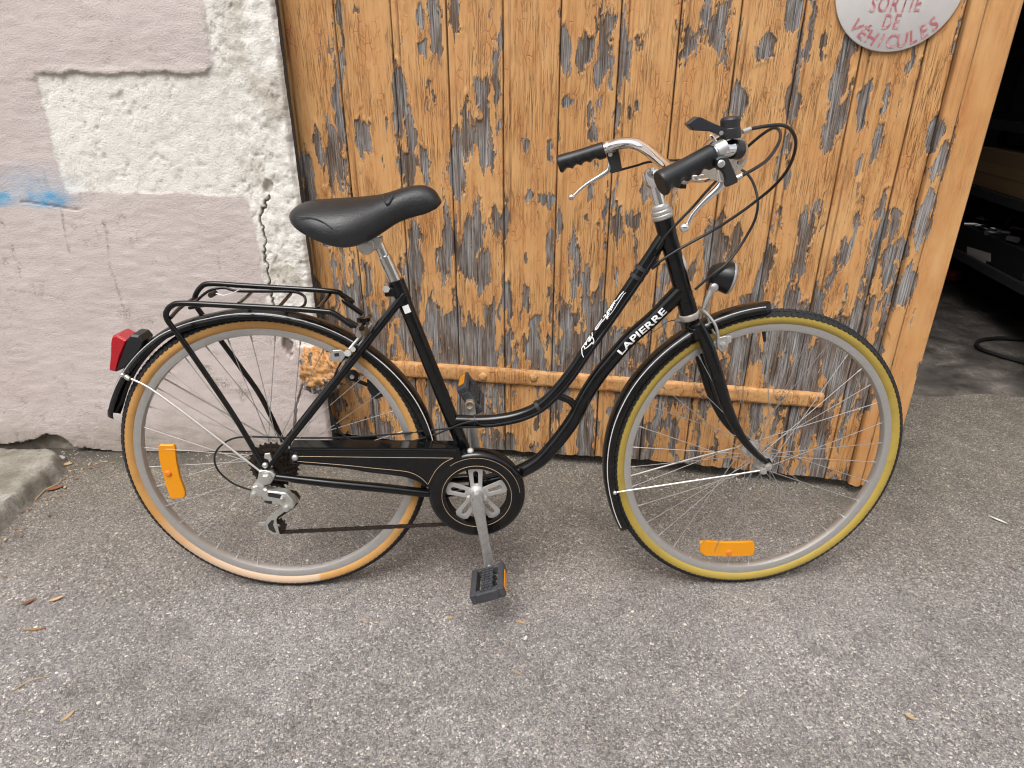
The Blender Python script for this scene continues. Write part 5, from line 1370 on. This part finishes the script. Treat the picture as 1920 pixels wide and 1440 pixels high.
# ---------------------------------------------------------------- saddle
def saddle():
    st = [  # top of the centre line, near lower edge (px, py, offset)
        ((548, 401), (542, 404, -0.022)), ((553, 390), (545, 417, -0.052)), ((566, 381), (556, 430, -0.075)), ((590, 375), (582, 446, -0.090)), ((620, 373), (612, 458, -0.096)), ((650, 371), (641, 463, -0.096)),
        ((678, 369), (670, 458, -0.088)), ((705, 366), (697, 446, -0.074)), ((730, 360), (722, 430, -0.058)), ((752, 353), (745, 415, -0.046)), ((775, 348), (770, 405, -0.037)), ((797, 348), (796, 398, -0.031)), ((815, 357), (817, 388, -0.025)), ((825, 372), (826, 379, -0.012))]
    n = 26; m = MB(); vs = []
    def sec(i):
        (tx, ty), (ex, ey, eo) = st[i]
        T = B(tx, ty, 0.0) ; E = B(ex, ey, eo)
        return T, E
    T = np.array(spline([sec(i)[0] for i in range(len(st))], 4)); E = np.array(spline([sec(i)[1] for i in range(len(st))], 4))
    N = len(T)
    for i in range(N):
        loc_t = [(T[i] - RH) @ BA, (T[i] - RH) @ BU]; loc_e = [(E[i] - RH) @ BA, (E[i] - RH) @ BN, (E[i] - RH) @ BU]
        dz = loc_t[1] - loc_e[2]; w = -loc_e[1]; dx = loc_e[0] - loc_t[0]
        prof = []
        for k in range(n + 1):
            u = -1 + 2 * k / n
            a = u * PI / 2 * 1.0
            yy = math.copysign(abs(math.sin(a)) ** 0.95, a); zz = 1 - abs(math.cos(a)) ** 0.72
            prof.append((loc_t[0] + dx * zz, w * yy, loc_t[1] - dz * zz))
        # tuck under
        e0, e1 = prof[0], prof[-1]
        und = [(e1[0], e1[1] * 0.86, e1[2] - 0.004), (e1[0], e1[1] * 0.4, e1[2] + dz * 0.12), (e0[0], 0, e0[2] + dz * 0.2), (e0[0], e0[1] * 0.4, e0[2] + dz * 0.12), (e0[0], e0[1] * 0.86, e0[2] - 0.004)]
        for p in prof + und: vs.append(BL(p[0], p[1], p[2]))
    K = n + 6
    fs = [(i * K + k, i * K + (k + 1) % K, (i + 1) * K + (k + 1) % K, (i + 1) * K + k) for i in range(N - 1) for k in range(K)] + [tuple(range(K)), tuple((N - 1) * K + k for k in range(K))]
    m.add(vs, fs)
    root = part(m, 'saddle', simple('saddle_vinyl', (0.008, 0.008, 0.0085), 0.38, 0, 0.12, (0.05, 0.049, 0.048), 0.0005, 260, dscale=50), smooth=60)
    # raised seam panel at the back and the worn tab near the nose
    def onsad(x, y):
        d = ray(x, y); best = None
        V = np.array(vs); 
        a = (V - CO) @ nrm(d); pr = V - CO - np.outer(a, nrm(d)); dd_ = np.linalg.norm(pr, axis=1)
        k = np.where(dd_ < 0.008)[0]
        t = a[k].min() if len(k) else a[dd_.argmin()]
        return CO + nrm(d) * (t - 0.0012)
    def seam(pts, r, nm, mat):
        P = [onsad(x, y) for x, y in pts]
        # smooth the picked depths
        A = np.array(P); 
        for _ in range(3): A[1:-1] = A[1:-1] * 0.5 + (A[:-2] + A[2:]) * 0.25
        part(MB().tube(spline(list(A), 4), r, 6), nm, mat, root)
    seam([(x, y) for x, y in z4(520, 320, 4, [(150, 350), (190, 336), (250, 338), (320, 360), (370, 390), (410, 430)])], 0.0012, 'piping', M_BLK)
    seam([(x, y) for x, y in z4(520, 320, 4, [(790, 180), (803, 205), (808, 262), (822, 270), (842, 255), (850, 210), (866, 178)])], 0.0016, 'split_tab', M_BLK)
saddle()
sp0 = st0 - sta * 0.02; sp1 = B(707, 452, 0.0)
m = MB(); m.tube([sp0, sp0 + (sp1 - sp0) * 0.70], 0.0130, 20); m.tube([sp0 + (sp1 - sp0) * 0.69, sp0 + (sp1 - sp0) * 0.72], [0.0125, 0.0112], 20); m.tube([sp0 + (sp1 - sp0) * 0.72, sp1 + (sp1 - sp0) * 0.08], 0.0110, 20)
part(m, 'seat_post', simple('dull_chrome', (0.70, 0.68, 0.64), 0.15, 1.0, 0.10, (0.28, 0.24, 0.19), dscale=120))
cc = B(689, 458, 0.0)
m = MB(); m.lathe(cc, BN, [(0.016, -0.022), (0.0175, -0.020), (0.0175, 0.020), (0.016, 0.022)], 22); m.lathe(cc - BN * 0.022, -BN, [(0.0125, 0), (0.0125, 0.002), (0.0085, 0.0022), (0.0085, 0.007), (0, 0.0072)], 6, caps=False)
m.box(cc + BA * 0.018 + BU * 0.004, BA, 0.012, BN, 0.014, BU, 0.011)
part(m, 'saddle_clamp', M_STEEL, smooth=25, bevel=0.001)
for sd in (-1, 1): rod('saddle_rail', [BL((cc - RH) @ BA - 0.08, sd * 0.035, (cc - RH) @ BU + 0.004), BL((cc - RH) @ BA, sd * 0.022, (cc - RH) @ BU + 0.016), BL((cc - RH) @ BA + 0.06, sd * 0.012, (cc - RH) @ BU + 0.045)], 0.0036, M_STEEL)

# ---------------------------------------------------------------- drive
BBC = bb
def local(p): d = p - BBC; return d @ BA, d @ BU
def ringpts(c, r, n, off, a0=0.0): return [c + BN * off + r * (math.cos(a0 + 2 * PI * k / n) * BA + math.sin(a0 + 2 * PI * k / n) * BU) for k in range(n)]
GO = -0.060
gc = B(894, 931.5, GO); 
def chain_guard():
    m = MB(); n = 72; Ro, Ri = 0.1090, 0.0710
    prof = [(Ri, GO + 0.003), (Ri, GO), (Ro - 0.012, GO), (Ro - 0.004, GO + 0.003), (Ro, GO + 0.010), (Ro, GO + 0.030), (Ro - 0.0015, GO + 0.030), (Ro - 0.0015, GO + 0.010), (Ro - 0.006, GO + 0.004), (Ro - 0.012, GO + 0.0018)]
    g0 = gc - BN * GO; vs = []
    for k in range(n):
        a = 2 * PI * k / n
        for r, y in prof: vs.append(g0 + BN * y + r * (math.cos(a) * BA + math.sin(a) * BU))
    P = len(prof); m.add(vs, [(k * P + j, k * P + (j + 1) % P, ((k + 1) % n) * P + (j + 1) % P, ((k + 1) % n) * P + j) for k in range(n) for j in range(P)])
    arm = Bs(z4(640, 640, 4, [(-385, 795), (0, 797), (500, 798), (880, 800), (900, 870), (850, 925), (790, 990), (750, 1075), (700, 1120), (660, 1105), (625, 1075), (580, 1052), (500, 1022), (380, 1002), (200, 980), (0, 948), (-390, 912)]), GO + 0.0008)
    m.slab(arm, BN * 0.0022)
    topf = Bs(z4(640, 640, 4, [(-385, 795), (0, 797), (500, 798), (860, 800)]), GO + 0.0008)
    for a, b in zip(topf[:-1], topf[1:]): m.add([a, b, b + BN * 0.030 + BU * 0.003, a + BN * 0.030 + BU * 0.003, a - BU * 0.0018, b - BU * 0.0018, b + BN * 0.030 + BU * 0.0012, a + BN * 0.030 + BU * 0.0012], [(0, 1, 2, 3), (4, 7, 6, 5), (0, 4, 5, 1), (3, 2, 6, 7), (0, 3, 7, 4), (1, 5, 6, 2)])
    # rolled lips top and bottom
    m.tube([p - BU * 0.007 for p in topf], 0.0028, 8)
    m.tube(spline(Bs(z4(640, 640, 4, [(-385, 905), (0, 940), (200, 972), (380, 994), (500, 1014), (580, 1044), (630, 1080)]), GO + 0.0002), 5), 0.0030, 8)
    o = part(m, 'chain_guard', M_PAINT, smooth=40)
    def line(pts, close=False, r=0.0006):
        q = [p - BN * 0.0004 for p in pts]; part(MB().tube(q + ([q[0]] if close else []), r, 5), 'pinstripe', M_GOLD, o)
    line([g0 + BN * (GO - 0.0001) + 0.0785 * (math.cos(a) * BA + math.sin(a) * BU) for a in np.linspace(0, 2 * PI, 60)])
    line(Bs(z4(640, 640, 4, [(-330, 862), (0, 866), (400, 871), (838, 875)]), GO + 0.0006))
    line(spline(Bs(z4(640, 640, 4, [(838, 875), (770, 910), (715, 960), (680, 1015), (652, 1070)]), GO + 0.0004), 5))
    line(spline(Bs(z4(640, 640, 4, [(-330, 900), (0, 926), (250, 952), (460, 972), (540, 992), (600, 1026), (648, 1072)]), GO - 0.0026), 5))
    line(spline([g0 + BN * (GO + 0.0008) + 0.0975 * (math.cos(a) * BA + math.sin(a) * BU) for a in np.linspace(0.1, 2.2, 24)], 2), False, 0.0005)
    part(MB().lathe(B(882, 845, GO + 0.012), nrm(BU * 0.9 - BN * 0.4), [(0.0075, -0.002), (0.0075, 0.0015), (0.005, 0.004), (0, 0.0045)], 12, caps=False), 'guard_bolt', M_STEEL, o)
    part(MB().ball(B(553, 858, GO - 0.004), 0.0075, 14, 0, (1, 0.8, 1), (BA, BN, BU)), 'guard_bolt', M_STEEL, o)
chain_guard()
def toothed(c, r, teeth, y0, y1, n_in=0.6, hole=None):
    m = MB(); pts = []
    for k in range(teeth):
        for da, dr in ((-0.28, -0.0), (-0.12, 0.0042), (0.12, 0.0042), (0.28, 0.0)):
            a = 2 * PI * (k + da) / teeth; pts.append((r + dr - 0.0015, a))
    ri = hole or r * n_in; n = len(pts)
    f = lambda rr, a, y: c + BN * y + rr * (math.cos(a) * BA + math.sin(a) * BU)
    vs = [f(rr, a, y0) for rr, a in pts] + [f(ri, a, y0) for _, a in pts] + [f(rr, a, y1) for rr, a in pts] + [f(ri, a, y1) for _, a in pts]
    fs = []
    for k in range(n):
        k2 = (k + 1) % n
        fs += [(k, k2, n + k2, n + k), (2 * n + k, 3 * n + k, 3 * n + k2, 2 * n + k2), (k, 2 * n + k, 2 * n + k2, k2), (n + k, n + k2, 3 * n + k2, 3 * n + k)]
    return m.add(vs, fs)
CO_ = -0.048
def crankset():
    root = link('crankset', None, bike); WM['crankset'] = BM
    c = BBC
    part(toothed(c, 0.084, 42, CO_ + 0.010, CO_ + 0.0125, hole=0.068), 'chain_ring', M_DIRTY, root, smooth=0)
    # five-armed spider with a slot in every arm
    ax0 = c + BN * (CO_ - 0.004)
    def arm(a):
        e = math.cos(a) * BA + math.sin(a) * BU; g = -math.sin(a) * BA + math.cos(a) * BU
        pt = lambda r, s: ax0 + e * r + g * s
        o = [pt(0.016, -0.0125), pt(0.064, -0.0165), pt(0.071, -0.010), pt(0.072, 0.0), pt(0.071, 0.010), pt(0.064, 0.0165), pt(0.016, 0.0125)]
        h = [pt(0.028, -0.0045), pt(0.056, -0.0058), pt(0.060, -0.003), pt(0.061, 0.0), pt(0.060, 0.003), pt(0.056, 0.0058), pt(0.028, 0.0045)]
        d = BN * 0.0035; n = 7; m = MB()
        vs = o + h + [p + d for p in o] + [p + d for p in h]
        fs = []
        for k in range(n):
            k2 = (k + 1) % n
            fs += [(k, k2, n + k2, n + k), (2 * n + k, 3 * n + k, 3 * n + k2, 2 * n + k2), (k, 2 * n + k, 2 * n + k2, k2), (n + k, n + k2, 3 * n + k2, 3 * n + k)]
        m.add(vs, fs); return m
    for k in range(5): part(arm(math.radians(92) + k * 2 * PI / 5), 'spider_arm', simple('spider_alloy', (0.58, 0.57, 0.55), 0.42, 0.75, 0.2, (0.3, 0.27, 0.24)) if k == 0 else bpy.data.materials['spider_alloy'], root, smooth=0, bevel=0.0006)
    m = MB(); m.lathe(c, -BN, [(0.010, 0.02), (0.0235, -CO_ - 0.002), (0.0235, -CO_ + 0.006), (0.0165, -CO_ + 0.010), (0.0158, -CO_ + 0.022), (0.0140, -CO_ + 0.026), (0.010, -CO_ + 0.027), (0.009, -CO_ + 0.024), (0, -CO_ + 0.0235)], 28, caps=False)
    part(m, 'crank_boss', M_ALU, root)
    cend = B(918, 1062, -0.082)
    ctop = c + BN * (-0.068)
    m = MB(); dv = cend - ctop
    m.tube([ctop - dv * 0.05, ctop + dv * 0.10, ctop + dv * 0.3, ctop + dv * 0.7, ctop + dv * 0.93, cend, cend + nrm(dv) * 0.008], [0.012, 0.0155, 0.0125, 0.0105, 0.0115, 0.0115, 0.006], 14, flat=0.62, ref=None)
    part(m, 'crank_arm', simple('worn_crank', (0.52, 0.51, 0.49), 0.35, 0.85, 0.5, (0.20, 0.17, 0.14)), root)
    # bolts beside the boss
    for s_ in (-1, 1):
        part(MB().cyl(c + BN * (CO_ - 0.004) + BA * s_ * 0.0185 - BU * 0.004, c + BN * (CO_ - 0.016) + BA * s_ * 0.0195 - BU * 0.004, 0.005, 6), 'cotter_nut', M_WIRE, root)
    lend = B(881, 757, 0.072); ltop = c + BN * 0.056
    dv = lend - ltop
    m = MB(); m.tube([ltop - dv * 0.05, ltop, ltop + dv * 0.5, lend, lend + nrm(dv) * 0.01], [0.012, 0.0135, 0.0105, 0.0118, 0.008], 14, flat=0.62)
    part(m, 'crank_arm', bpy.data.materials['worn_crank'], root)
    m = MB(); m.lathe(lend, -BN, [(0.0105, 0.0), (0.0115, 0.010), (0.0100, 0.0125), (0.0075, 0.0125), (0.0068, 0.006), (0, 0.006)], 20, caps=False)
    part(m, 'spindle_end', simple('rusty_spindle', (0.42, 0.34, 0.24), 0.45, 0.6, 0.7, (0.20, 0.08, 0.03)), root)
    return cend, lend
CE, LE = crankset()
def pedal(c, out, tilt, label):
    """c: crank eye; out: direction of the spindle; tilt about the spindle"""
    out = nrm(out); X = nrm(BA - out * (BA @ out)); Z = nrm(np.cross(X, out)); Z = Z if Z @ BU > 0 else -Z
    X, Z = X * math.cos(tilt) + Z * math.sin(tilt), Z * math.cos(tilt) - X * math.sin(tilt)
    root = link('pedal', None, bike); WM[root.name] = BM; root['label'] = label
    y0, y1 = 0.014, 0.108
    part(MB().cyl(c - out * 0.006, c + out * (y1 - 0.006), 0.0065, 12), 'pedal_axle', M_STEEL, root)
    m = MB()
    mid_ = (y0 + y1) / 2
    for s_ in (-1, 1):
        m.box(c + out * mid_ + X * s_ * 0.0315, X, 0.0075, out, (y1 - y0) / 2, Z, 0.0130)
    m.box(c + out * (y1 - 0.006), X, 0.026, out, 0.008, Z, 0.0125)
    m.box(c + out * (y0 + 0.004), X, 0.026, out, 0.005, Z, 0.0110)
    part(m, 'pedal_cage', M_MIDG, root, smooth=0, bevel=0.0035)
    m = MB(); m.lathe(c + out * (y0 + 0.004), out, [(0.0115, 0), (0.0125, 0.01), (0.0125, y1 - y0 - 0.02), (0.011, y1 - y0 - 0.012)], 16)
    part(m, 'pedal_barrel', M_MIDG, root)
    m = MB()
    for k in range(9):
        for s_ in (-1, 0, 1):
            m.box(c + out * (y0 + 0.012 + k * 0.0092) + X * (s_ * 0.0095 + 0.002 * (k % 2)) + Z * 0.0125, X, 0.0036, out, 0.0030, Z, 0.0022)
            m.box(c + out * (y0 + 0.012 + k * 0.0092) + X * (s_ * 0.0095 + 0.002 * (k % 2)) - Z * 0.0125, X, 0.0036, out, 0.0030, Z, 0.0022)
    o = part(m, 'grip_stud', M_MIDG, root, smooth=0); o['kind'] = 'stuff'
    for s_ in (-1, 1):
        part(MB().box(c + out * (mid_ + 0.006) + X * s_ * 0.0392, X, 0.0012, out, 0.030, Z, 0.0078), 'pedal_reflector', M_AMBER, root, smooth=0, bevel=0.0006)
pedal(CE, -BN + BU * 0.02 - BA * 0.02, 0.32, 'near pedal hanging low')
pedal(LE, BN + BU * 0.02, -1.0, 'far pedal raised beside the seat tube')
# cassette, chain, derailleur
def cassette():
    root = link('cassette', None, rw); WM[root.name] = BM
    root.matrix_basis = (BM.inverted() @ frame(RH, BA, BN, BU)).inverted()
    for k, (r, t, y) in enumerate(((0.0545, 28, -0.026), (0.047, 24, -0.0305), (0.041, 20, -0.035), (0.035, 17, -0.0395), (0.029, 14, -0.044))):
        part(toothed(RH, r, t, y - 0.001, y + 0.001, hole=0.018 if k < 4 else 0.012), 'sprocket', M_DIRTY, None, smooth=0).parent = rw
    bpy.data.objects.remove(root)
def fix_parent(o): pass
for k, (r, t, y) in enumerate(((0.0545, 28, -0.026), (0.047, 24, -0.0305), (0.041, 20, -0.035), (0.035, 17, -0.0395), (0.029, 14, -0.044))):
    toothed(RH, r, t, y - 0.001, y + 0.001, hole=0.018 if k < 4 else 0.012).build('sprocket', M_DIRTY, rw, 0)
RZ = lambda x, y, off: B(460 + x / 6.545, 800 + y / 6.545, off)
def derailleur():
    root = link('rear_derailleur', None, bike); WM['rear_derailleur'] = BM
    dull = simple('dull_cast_alloy', (0.56, 0.56, 0.52), 0.40, 0.75, 0.45, (0.25, 0.22, 0.18), dscale=160)
    S = lambda pts, off, d, nm, mat, bev=0.0014: part(MB().slab([RZ(x, y, off) for x, y in pts], BN * d, bev=bev), nm, mat, root, smooth=30)
    S([(165, 545), (240, 535), (325, 560), (362, 602), (348, 640), (312, 700), (240, 722), (212, 762), (112, 742), (132, 680), (155, 620)], -0.072, 0.008, 'hanger', dull)
    S([(80, 742), (135, 728), (215, 772), (250, 770), (265, 792), (450, 812), (500, 822), (572, 900), (600, 965), (582, 1012), (525, 1032), (470, 1002), (430, 962), (300, 962), (228, 918), (200, 862), (92, 842), (68, 792)], -0.082, 0.020, 'body', dull, 0.003)
    S([(275, 812), (300, 808), (440, 838), (436, 886), (280, 858)], -0.0822, 0.002, 'body_recess', M_BLK, 0.0)
    S([(232, 905), (330, 915), (330, 945), (300, 950), (232, 930)], -0.0822, 0.002, 'body_recess', M_BLK, 0.0)
    S([(440, 992), (520, 1012), (470, 1052), (402, 1100), (378, 1142), (388, 1200), (418, 1322), (330, 1327), (268, 1275), (240, 1205), (245, 1165), (300, 1100), (342, 1062)], -0.068, 0.0022, 'cage_plate', dull, 0.0006)
    S([(240, 1172), (162, 1182), (160, 1216), (236, 1226)], -0.0684, 0.003, 'cage_tab', dull, 0.0006)
    S([(272, 1205), (320, 1150), (352, 1150), (340, 1210), (380, 1300), (345, 1298), (290, 1262)], -0.0686, 0.0015, 'cage_recess', M_BLK, 0.0)
    S([(420, 790), (520, 800), (600, 830), (650, 890), (672, 920), (600, 955), (540, 900)], -0.056, 0.002, 'upper_cage', simple('brassy_plate', (0.40, 0.36, 0.26), 0.45, 0.6), 0.0005)
    for x, y, r, nm in ((256, 640, 0.0105, 'axle_nut'), (102, 828, 0.0052, 'pivot_bolt'), (505, 996, 0.0062, 'pivot_bolt'), (458, 868, 0.0036, 'pivot_bolt')):
        part(MB().lathe(RZ(x, y, -0.074 if r > 0.01 else -0.081), -BN, [(r * 1.35, -0.001), (r * 1.35, 0.0022), (r, 0.0024), (r, 0.008), (r * 0.55, 0.009), (0, 0.009)], 14 if r < 0.01 else 6, caps=False), nm, M_STEEL, root, smooth=25)
    toothed(RZ(405, 1210, 0) * 1.0 + (RZ(405, 1210, -0.05) - RZ(405, 1210, 0)), 0.0165, 11, -0.004, 0.004, hole=0.006).build('jockey_wheel', M_DIRTY, root, 0)
    toothed(RZ(560, 880, -0.05), 0.0165, 11, -0.004, 0.004, hole=0.006).build('jockey_wheel', M_DIRTY, root, 0)
    part(MB().ball(RZ(243, 474, -0.070), 0.0068, 14, 0, (1, 0.9, 1), (BA, BN, BU)), 'eyelet_bolt', M_WIRE, root)
    S([(228, 385), (236, 335), (298, 326), (330, 410), (332, 500), (290, 505), (296, 450), (280, 402)], -0.066, 0.003, 'hook_washer', M_WIRE, 0.0006)
derailleur()
def chain():
    cc_ = CO_ + 0.011
    jl = RZ(405, 1210, -0.05); ju = RZ(560, 880, -0.05)
    path = [BBC + BN * cc_ + 0.084 * (math.cos(a) * BA + math.sin(a) * BU) for a in np.linspace(math.radians(80), math.radians(-95), 20)]
    path += [jl - BU * 0.0185 + BA * 0.004, jl - BU * 0.0175 - BA * 0.008, jl - BA * 0.0185, jl + BU * 0.012 - BA * 0.013, ju - BU * 0.006 + BA * 0.02 if False else ju - BU * 0.015 + BA * 0.010, ju + BA * 0.0185, ju + BU * 0.014 + BA * 0.012, ju + BU * 0.019 - BA * 0.01]
    path += [RH + BN * -0.037 + 0.043 * (math.cos(a) * BA + math.sin(a) * BU) for a in np.linspace(math.radians(-75), math.radians(-275), 18)]
    path += [path[0]]
    # resample to links
    L = [0]; 
    for a, b in zip(path[:-1], path[1:]): L.append(L[-1] + np.linalg.norm(b - a))
    A = np.array(path); n = int(L[-1] / 0.0127); s = np.linspace(0, L[-1], n + 1)
    pts = np.stack([np.interp(s, L, A[:, j]) for j in range(3)], 1)
    m = MB()
    for k in range(n):
        a, b = pts[k], pts[k + 1]; d = nrm(b - a); h = nrm(np.cross(d, BN)); y = 0.0036 if k % 2 else 0.0026
        for s_ in (-1, 1): m.box((a + b) / 2 + BN * s_ * y, d, 0.0078, BN, 0.0005, h, 0.0032)
        m.cyl(a - BN * 0.0042, a + BN * 0.0042, 0.0028, 8)
    o = part(m, 'chain', M_DIRTY, smooth=0); o['kind'] = 'stuff'
chain()

# ---------------------------------------------------------------- brakes and dynamo
def brakes():
    root = link('front_brake', None, bike); WM['front_brake'] = BM
    part(MB().tube(spline(Fs([(1318, 582, -0.02), (1330, 594, -0.026), (1341, 610, -0.034), (1346, 630, -0.036), (1345, 642, -0.034)]), 5), [0.0032, 0.0034, 0.0036], 10), 'brake_arm', M_WIRE, root)
    part(MB().tube(spline(Fs([(1318, 584, -0.014), (1327, 598, -0.018), (1335, 618, -0.020), (1340, 626, -0.02)]), 5), 0.0024, 8), 'brake_arm', M_WIRE, root)
    m = MB(); m.slab(Fs([(1344, 634), (1362, 630), (1368, 640), (1364, 654), (1352, 660), (1345, 652)], -0.034), FN * 0.006, bev=0.001); part(m, 'pad_holder', M_STEEL, root, smooth=30)
    m = MB(); m.slab(Fs([(1338, 645), (1362, 632), (1372, 630), (1372, 641), (1350, 655), (1340, 657)], -0.026), FN * 0.010, bev=0.001); part(m, 'brake_pad', simple('pale_pad', (0.50, 0.50, 0.46), 0.5, 0.4), root, smooth=30)
    part(MB().lathe(F(1356, 646, -0.034), -FN, [(0.006, 0), (0.006, 0.006), (0.003, 0.007), (0, 0.007)], 6, caps=False), 'pad_nut', M_STEEL, root, smooth=25)
    part(MB().cyl(F(1281, 604, 0.01), F(1266, 601, 0.0), 0.0042, 8), 'brake_bolt', M_STEEL, root)
    root = link('rear_brake', None, bike); WM['rear_brake'] = BM
    part(MB().tube(spline(Bs([(697, 606, -0.010), (684, 622, -0.016), (668, 640, -0.026), (655, 655, -0.034)]), 5), [0.0034, 0.0042, 0.0036, 0.0034], 10), 'brake_arm', M_WIRE, root)
    part(MB().tube(spline(Bs([(698, 613, 0.0), (688, 628, -0.006), (672, 648, -0.018), (662, 660, -0.026)]), 5), 0.0022, 8), 'brake_arm', M_WIRE, root)
    m = MB(); m.slab(Bs(z4(520, 320, 4, [(385, 1400), (415, 1350), (475, 1345), (520, 1375), (480, 1440), (400, 1425)]), -0.030), BN * 0.007, bev=0.0012); part(m, 'pad_holder', M_STEEL, root, smooth=30)
    part(MB().slab(Bs(z4(520, 320, 4, [(425, 1372), (460, 1366), (465, 1392), (430, 1396)]), -0.0305), BN * 0.002), 'holder_slot', M_BLK, root, 0)
    part(MB().cyl(B(652, 662, -0.040), B(652, 662, -0.022), 0.0072, 12), 'anchor_bolt', M_STEEL, root)
    part(MB().cyl(B(662, 655, -0.042), B(662, 655, -0.024), 0.0058, 6), 'anchor_nut', M_STEEL, root)
    part(MB().cyl(B(672, 628, -0.03), B(676, 622, 0.01), 0.0062, 12), 'centre_bolt', M_STEEL, root)
    part(MB().box(B(641, 664, -0.020), BA * 0.9 - BU * 0.4, 0.014, BN, 0.006, BU, 0.004), 'brake_pad', M_RUB, root, 0, bevel=0.001)
    root = link('dynamo', None, bike); WM['dynamo'] = BM
    part(MB().slab(Bs(z4(540, 620, 6, [(885, 560), (1000, 590), (1085, 720), (1080, 740), (990, 778), (950, 760), (890, 660)]), 0.030), BN * 0.03, bev=0.003), 'dynamo_body', M_BLK, root, smooth=30)
    q = B(661, 705, 0.03); part(MB().lathe(q, -BN, [(0.0125, -0.008), (0.0130, 0), (0.010, 0.003), (0.006, 0.004), (0, 0.004)], 20, caps=False), 'dynamo_roller', M_RUB, root)
    part(MB().lathe(q - BN * 0.004, -BN, [(0.0055, 0), (0.005, 0.003), (0, 0.0032)], 8, caps=False), 'roller_bolt', M_STEEL, root)
    part(MB().tube(spline(Bs([(664, 712, 0.034), (675, 716, 0.036), (690, 722, 0.04)]), 4), 0.0045, 8), 'dynamo_arm', M_DIRTY, root)
brakes()

# ---------------------------------------------------------------- cables
def cable(pts, r=0.0026, off=0.0, nm='cable', mat=None):
    return part(MB().tube(spline(Bs(pts, off), 7), r, 10), nm, mat or M_CABLE)
cable([(1405, 242, -0.25), (1440, 236, -0.25), (1468, 235, -0.24), (1484, 245, -0.22), (1492, 265, -0.20), (1488, 292, -0.17), (1474, 322, -0.13), (1450, 350, -0.09), (1420, 375, -0.06), (1385, 401, -0.045), (1340, 430, -0.03), (1295, 455, -0.025), (1262, 474, -0.022), (1238, 490, -0.020), (1226, 500, -0.016)], 0.0029)
cable([(1392, 329, -0.29), (1417, 315, -0.28), (1438, 300, -0.26), (1455, 278, -0.24), (1463, 258, -0.21), (1461, 244, -0.18), (1450, 240, -0.16), (1432, 250, -0.13), (1412, 266, -0.10), (1392, 284, -0.07), (1375, 300, -0.05), (1358, 322, -0.03), (1342, 340, -0.022), (1327, 356, -0.02), (1300, 387, -0.022), (1275, 413, -0.024), (1250, 440, -0.022), (1232, 468, -0.018)], 0.0027)
cable([(1166, 318, 0.235), (1195, 310, 0.20), (1222, 303, 0.16), (1290, 300, 0.11), (1350, 304, 0.06), (1390, 318, 0.03), (1408, 335, 0.02), (1418, 360, 0.01), (1421, 385, 0.0), (1415, 413, 0.0), (1400, 442, 0.0), (1382, 470, -0.005), (1360, 496, -0.015), (1338, 513, -0.02), (1318, 530, -0.018), (1303, 543, -0.016)], 0.0027)
cable([(1270, 604, 0.0), (1262, 601, -0.004), (1250, 604, -0.008), (1240, 612, -0.010), (1225, 622, -0.012)], 0.0009, 0, 'lamp_wire')
# along the top tube
def hug(pts, path, r, off, tube_r, ang_):
    out = []
    for x, y in pts:
        p = B(x, y, off); q, t = nearest_on(path, p); d = p - q; d = d - BN * (d @ BN)
        if x > 895 and np.linalg.norm(d) < 0.05:
            up = nrm(np.cross(t, -BN)); up = up if up @ BU > 0 else -up
            p = q + (tube_r + r * 0.9) * (math.cos(ang_) * -BN - math.sin(ang_) * up)
        out.append(p)
    return part(MB().tube(spline(out, 6), r, 8), 'cable', M_CABLE)
hug([(1232, 470), (1215, 498), (1180, 552), (1147, 600), (1108, 660), (1078, 706), (1050, 742), (1018, 770), (980, 786), (940, 794), (905, 797), (870, 801), (815, 806), (760, 812), (700, 817), (640, 820.5), (580, 821), (520, 820), (470, 819), (438, 822), (415, 835), (403, 852), (404, 872), (415, 889), (435, 905), (455, 914), (472, 919)], tsp, 0.0022, -0.015, 0.0128, 0.75)
hug([(1240, 488), (1222, 506), (1190, 556), (1155, 606), (1112, 668), (1084, 710), (1054, 746), (1020, 775), (985, 784), (940, 790), (905, 791), (890, 790), (865, 795), (840, 805), (815, 815), (785, 824), (760, 831), (735, 836), (705, 837), (680, 833), (655, 824), (636, 807), (624, 785), (617, 758), (617, 742), (622, 722), (630, 698), (638, 682), (648, 668)], tsp, 0.0022, -0.0185, 0.0128, 0.35)
def band(path_pt, r, w=0.004):
    q, t = nearest_on(tsp, B(*path_pt, 0)); part(MB().tube([q - t * w, q + t * w], r, 18), 'cable_band', M_BLK)
for pt in ((1200, 502), (1190, 517), (1012, 765)): band(pt, 0.0158)
band((890, 789), 0.0150, 0.0014)
part(MB().box(B(1228, 497, -0.006), nrm(BA * 0.8 + BU * 0.6), 0.010, BN, 0.004, nrm(BA * -0.6 + BU * 0.8), 0.005), 'cable_stop', M_BLK, smooth=0, bevel=0.001)
part(MB().tube(spline(Bs([(1118, 724, -0.012), (1108, 742, -0.016), (1098, 770, -0.019), (1086, 790, -0.018)]), 5), 0.0009, 6), 'lamp_wire', M_CABLE)
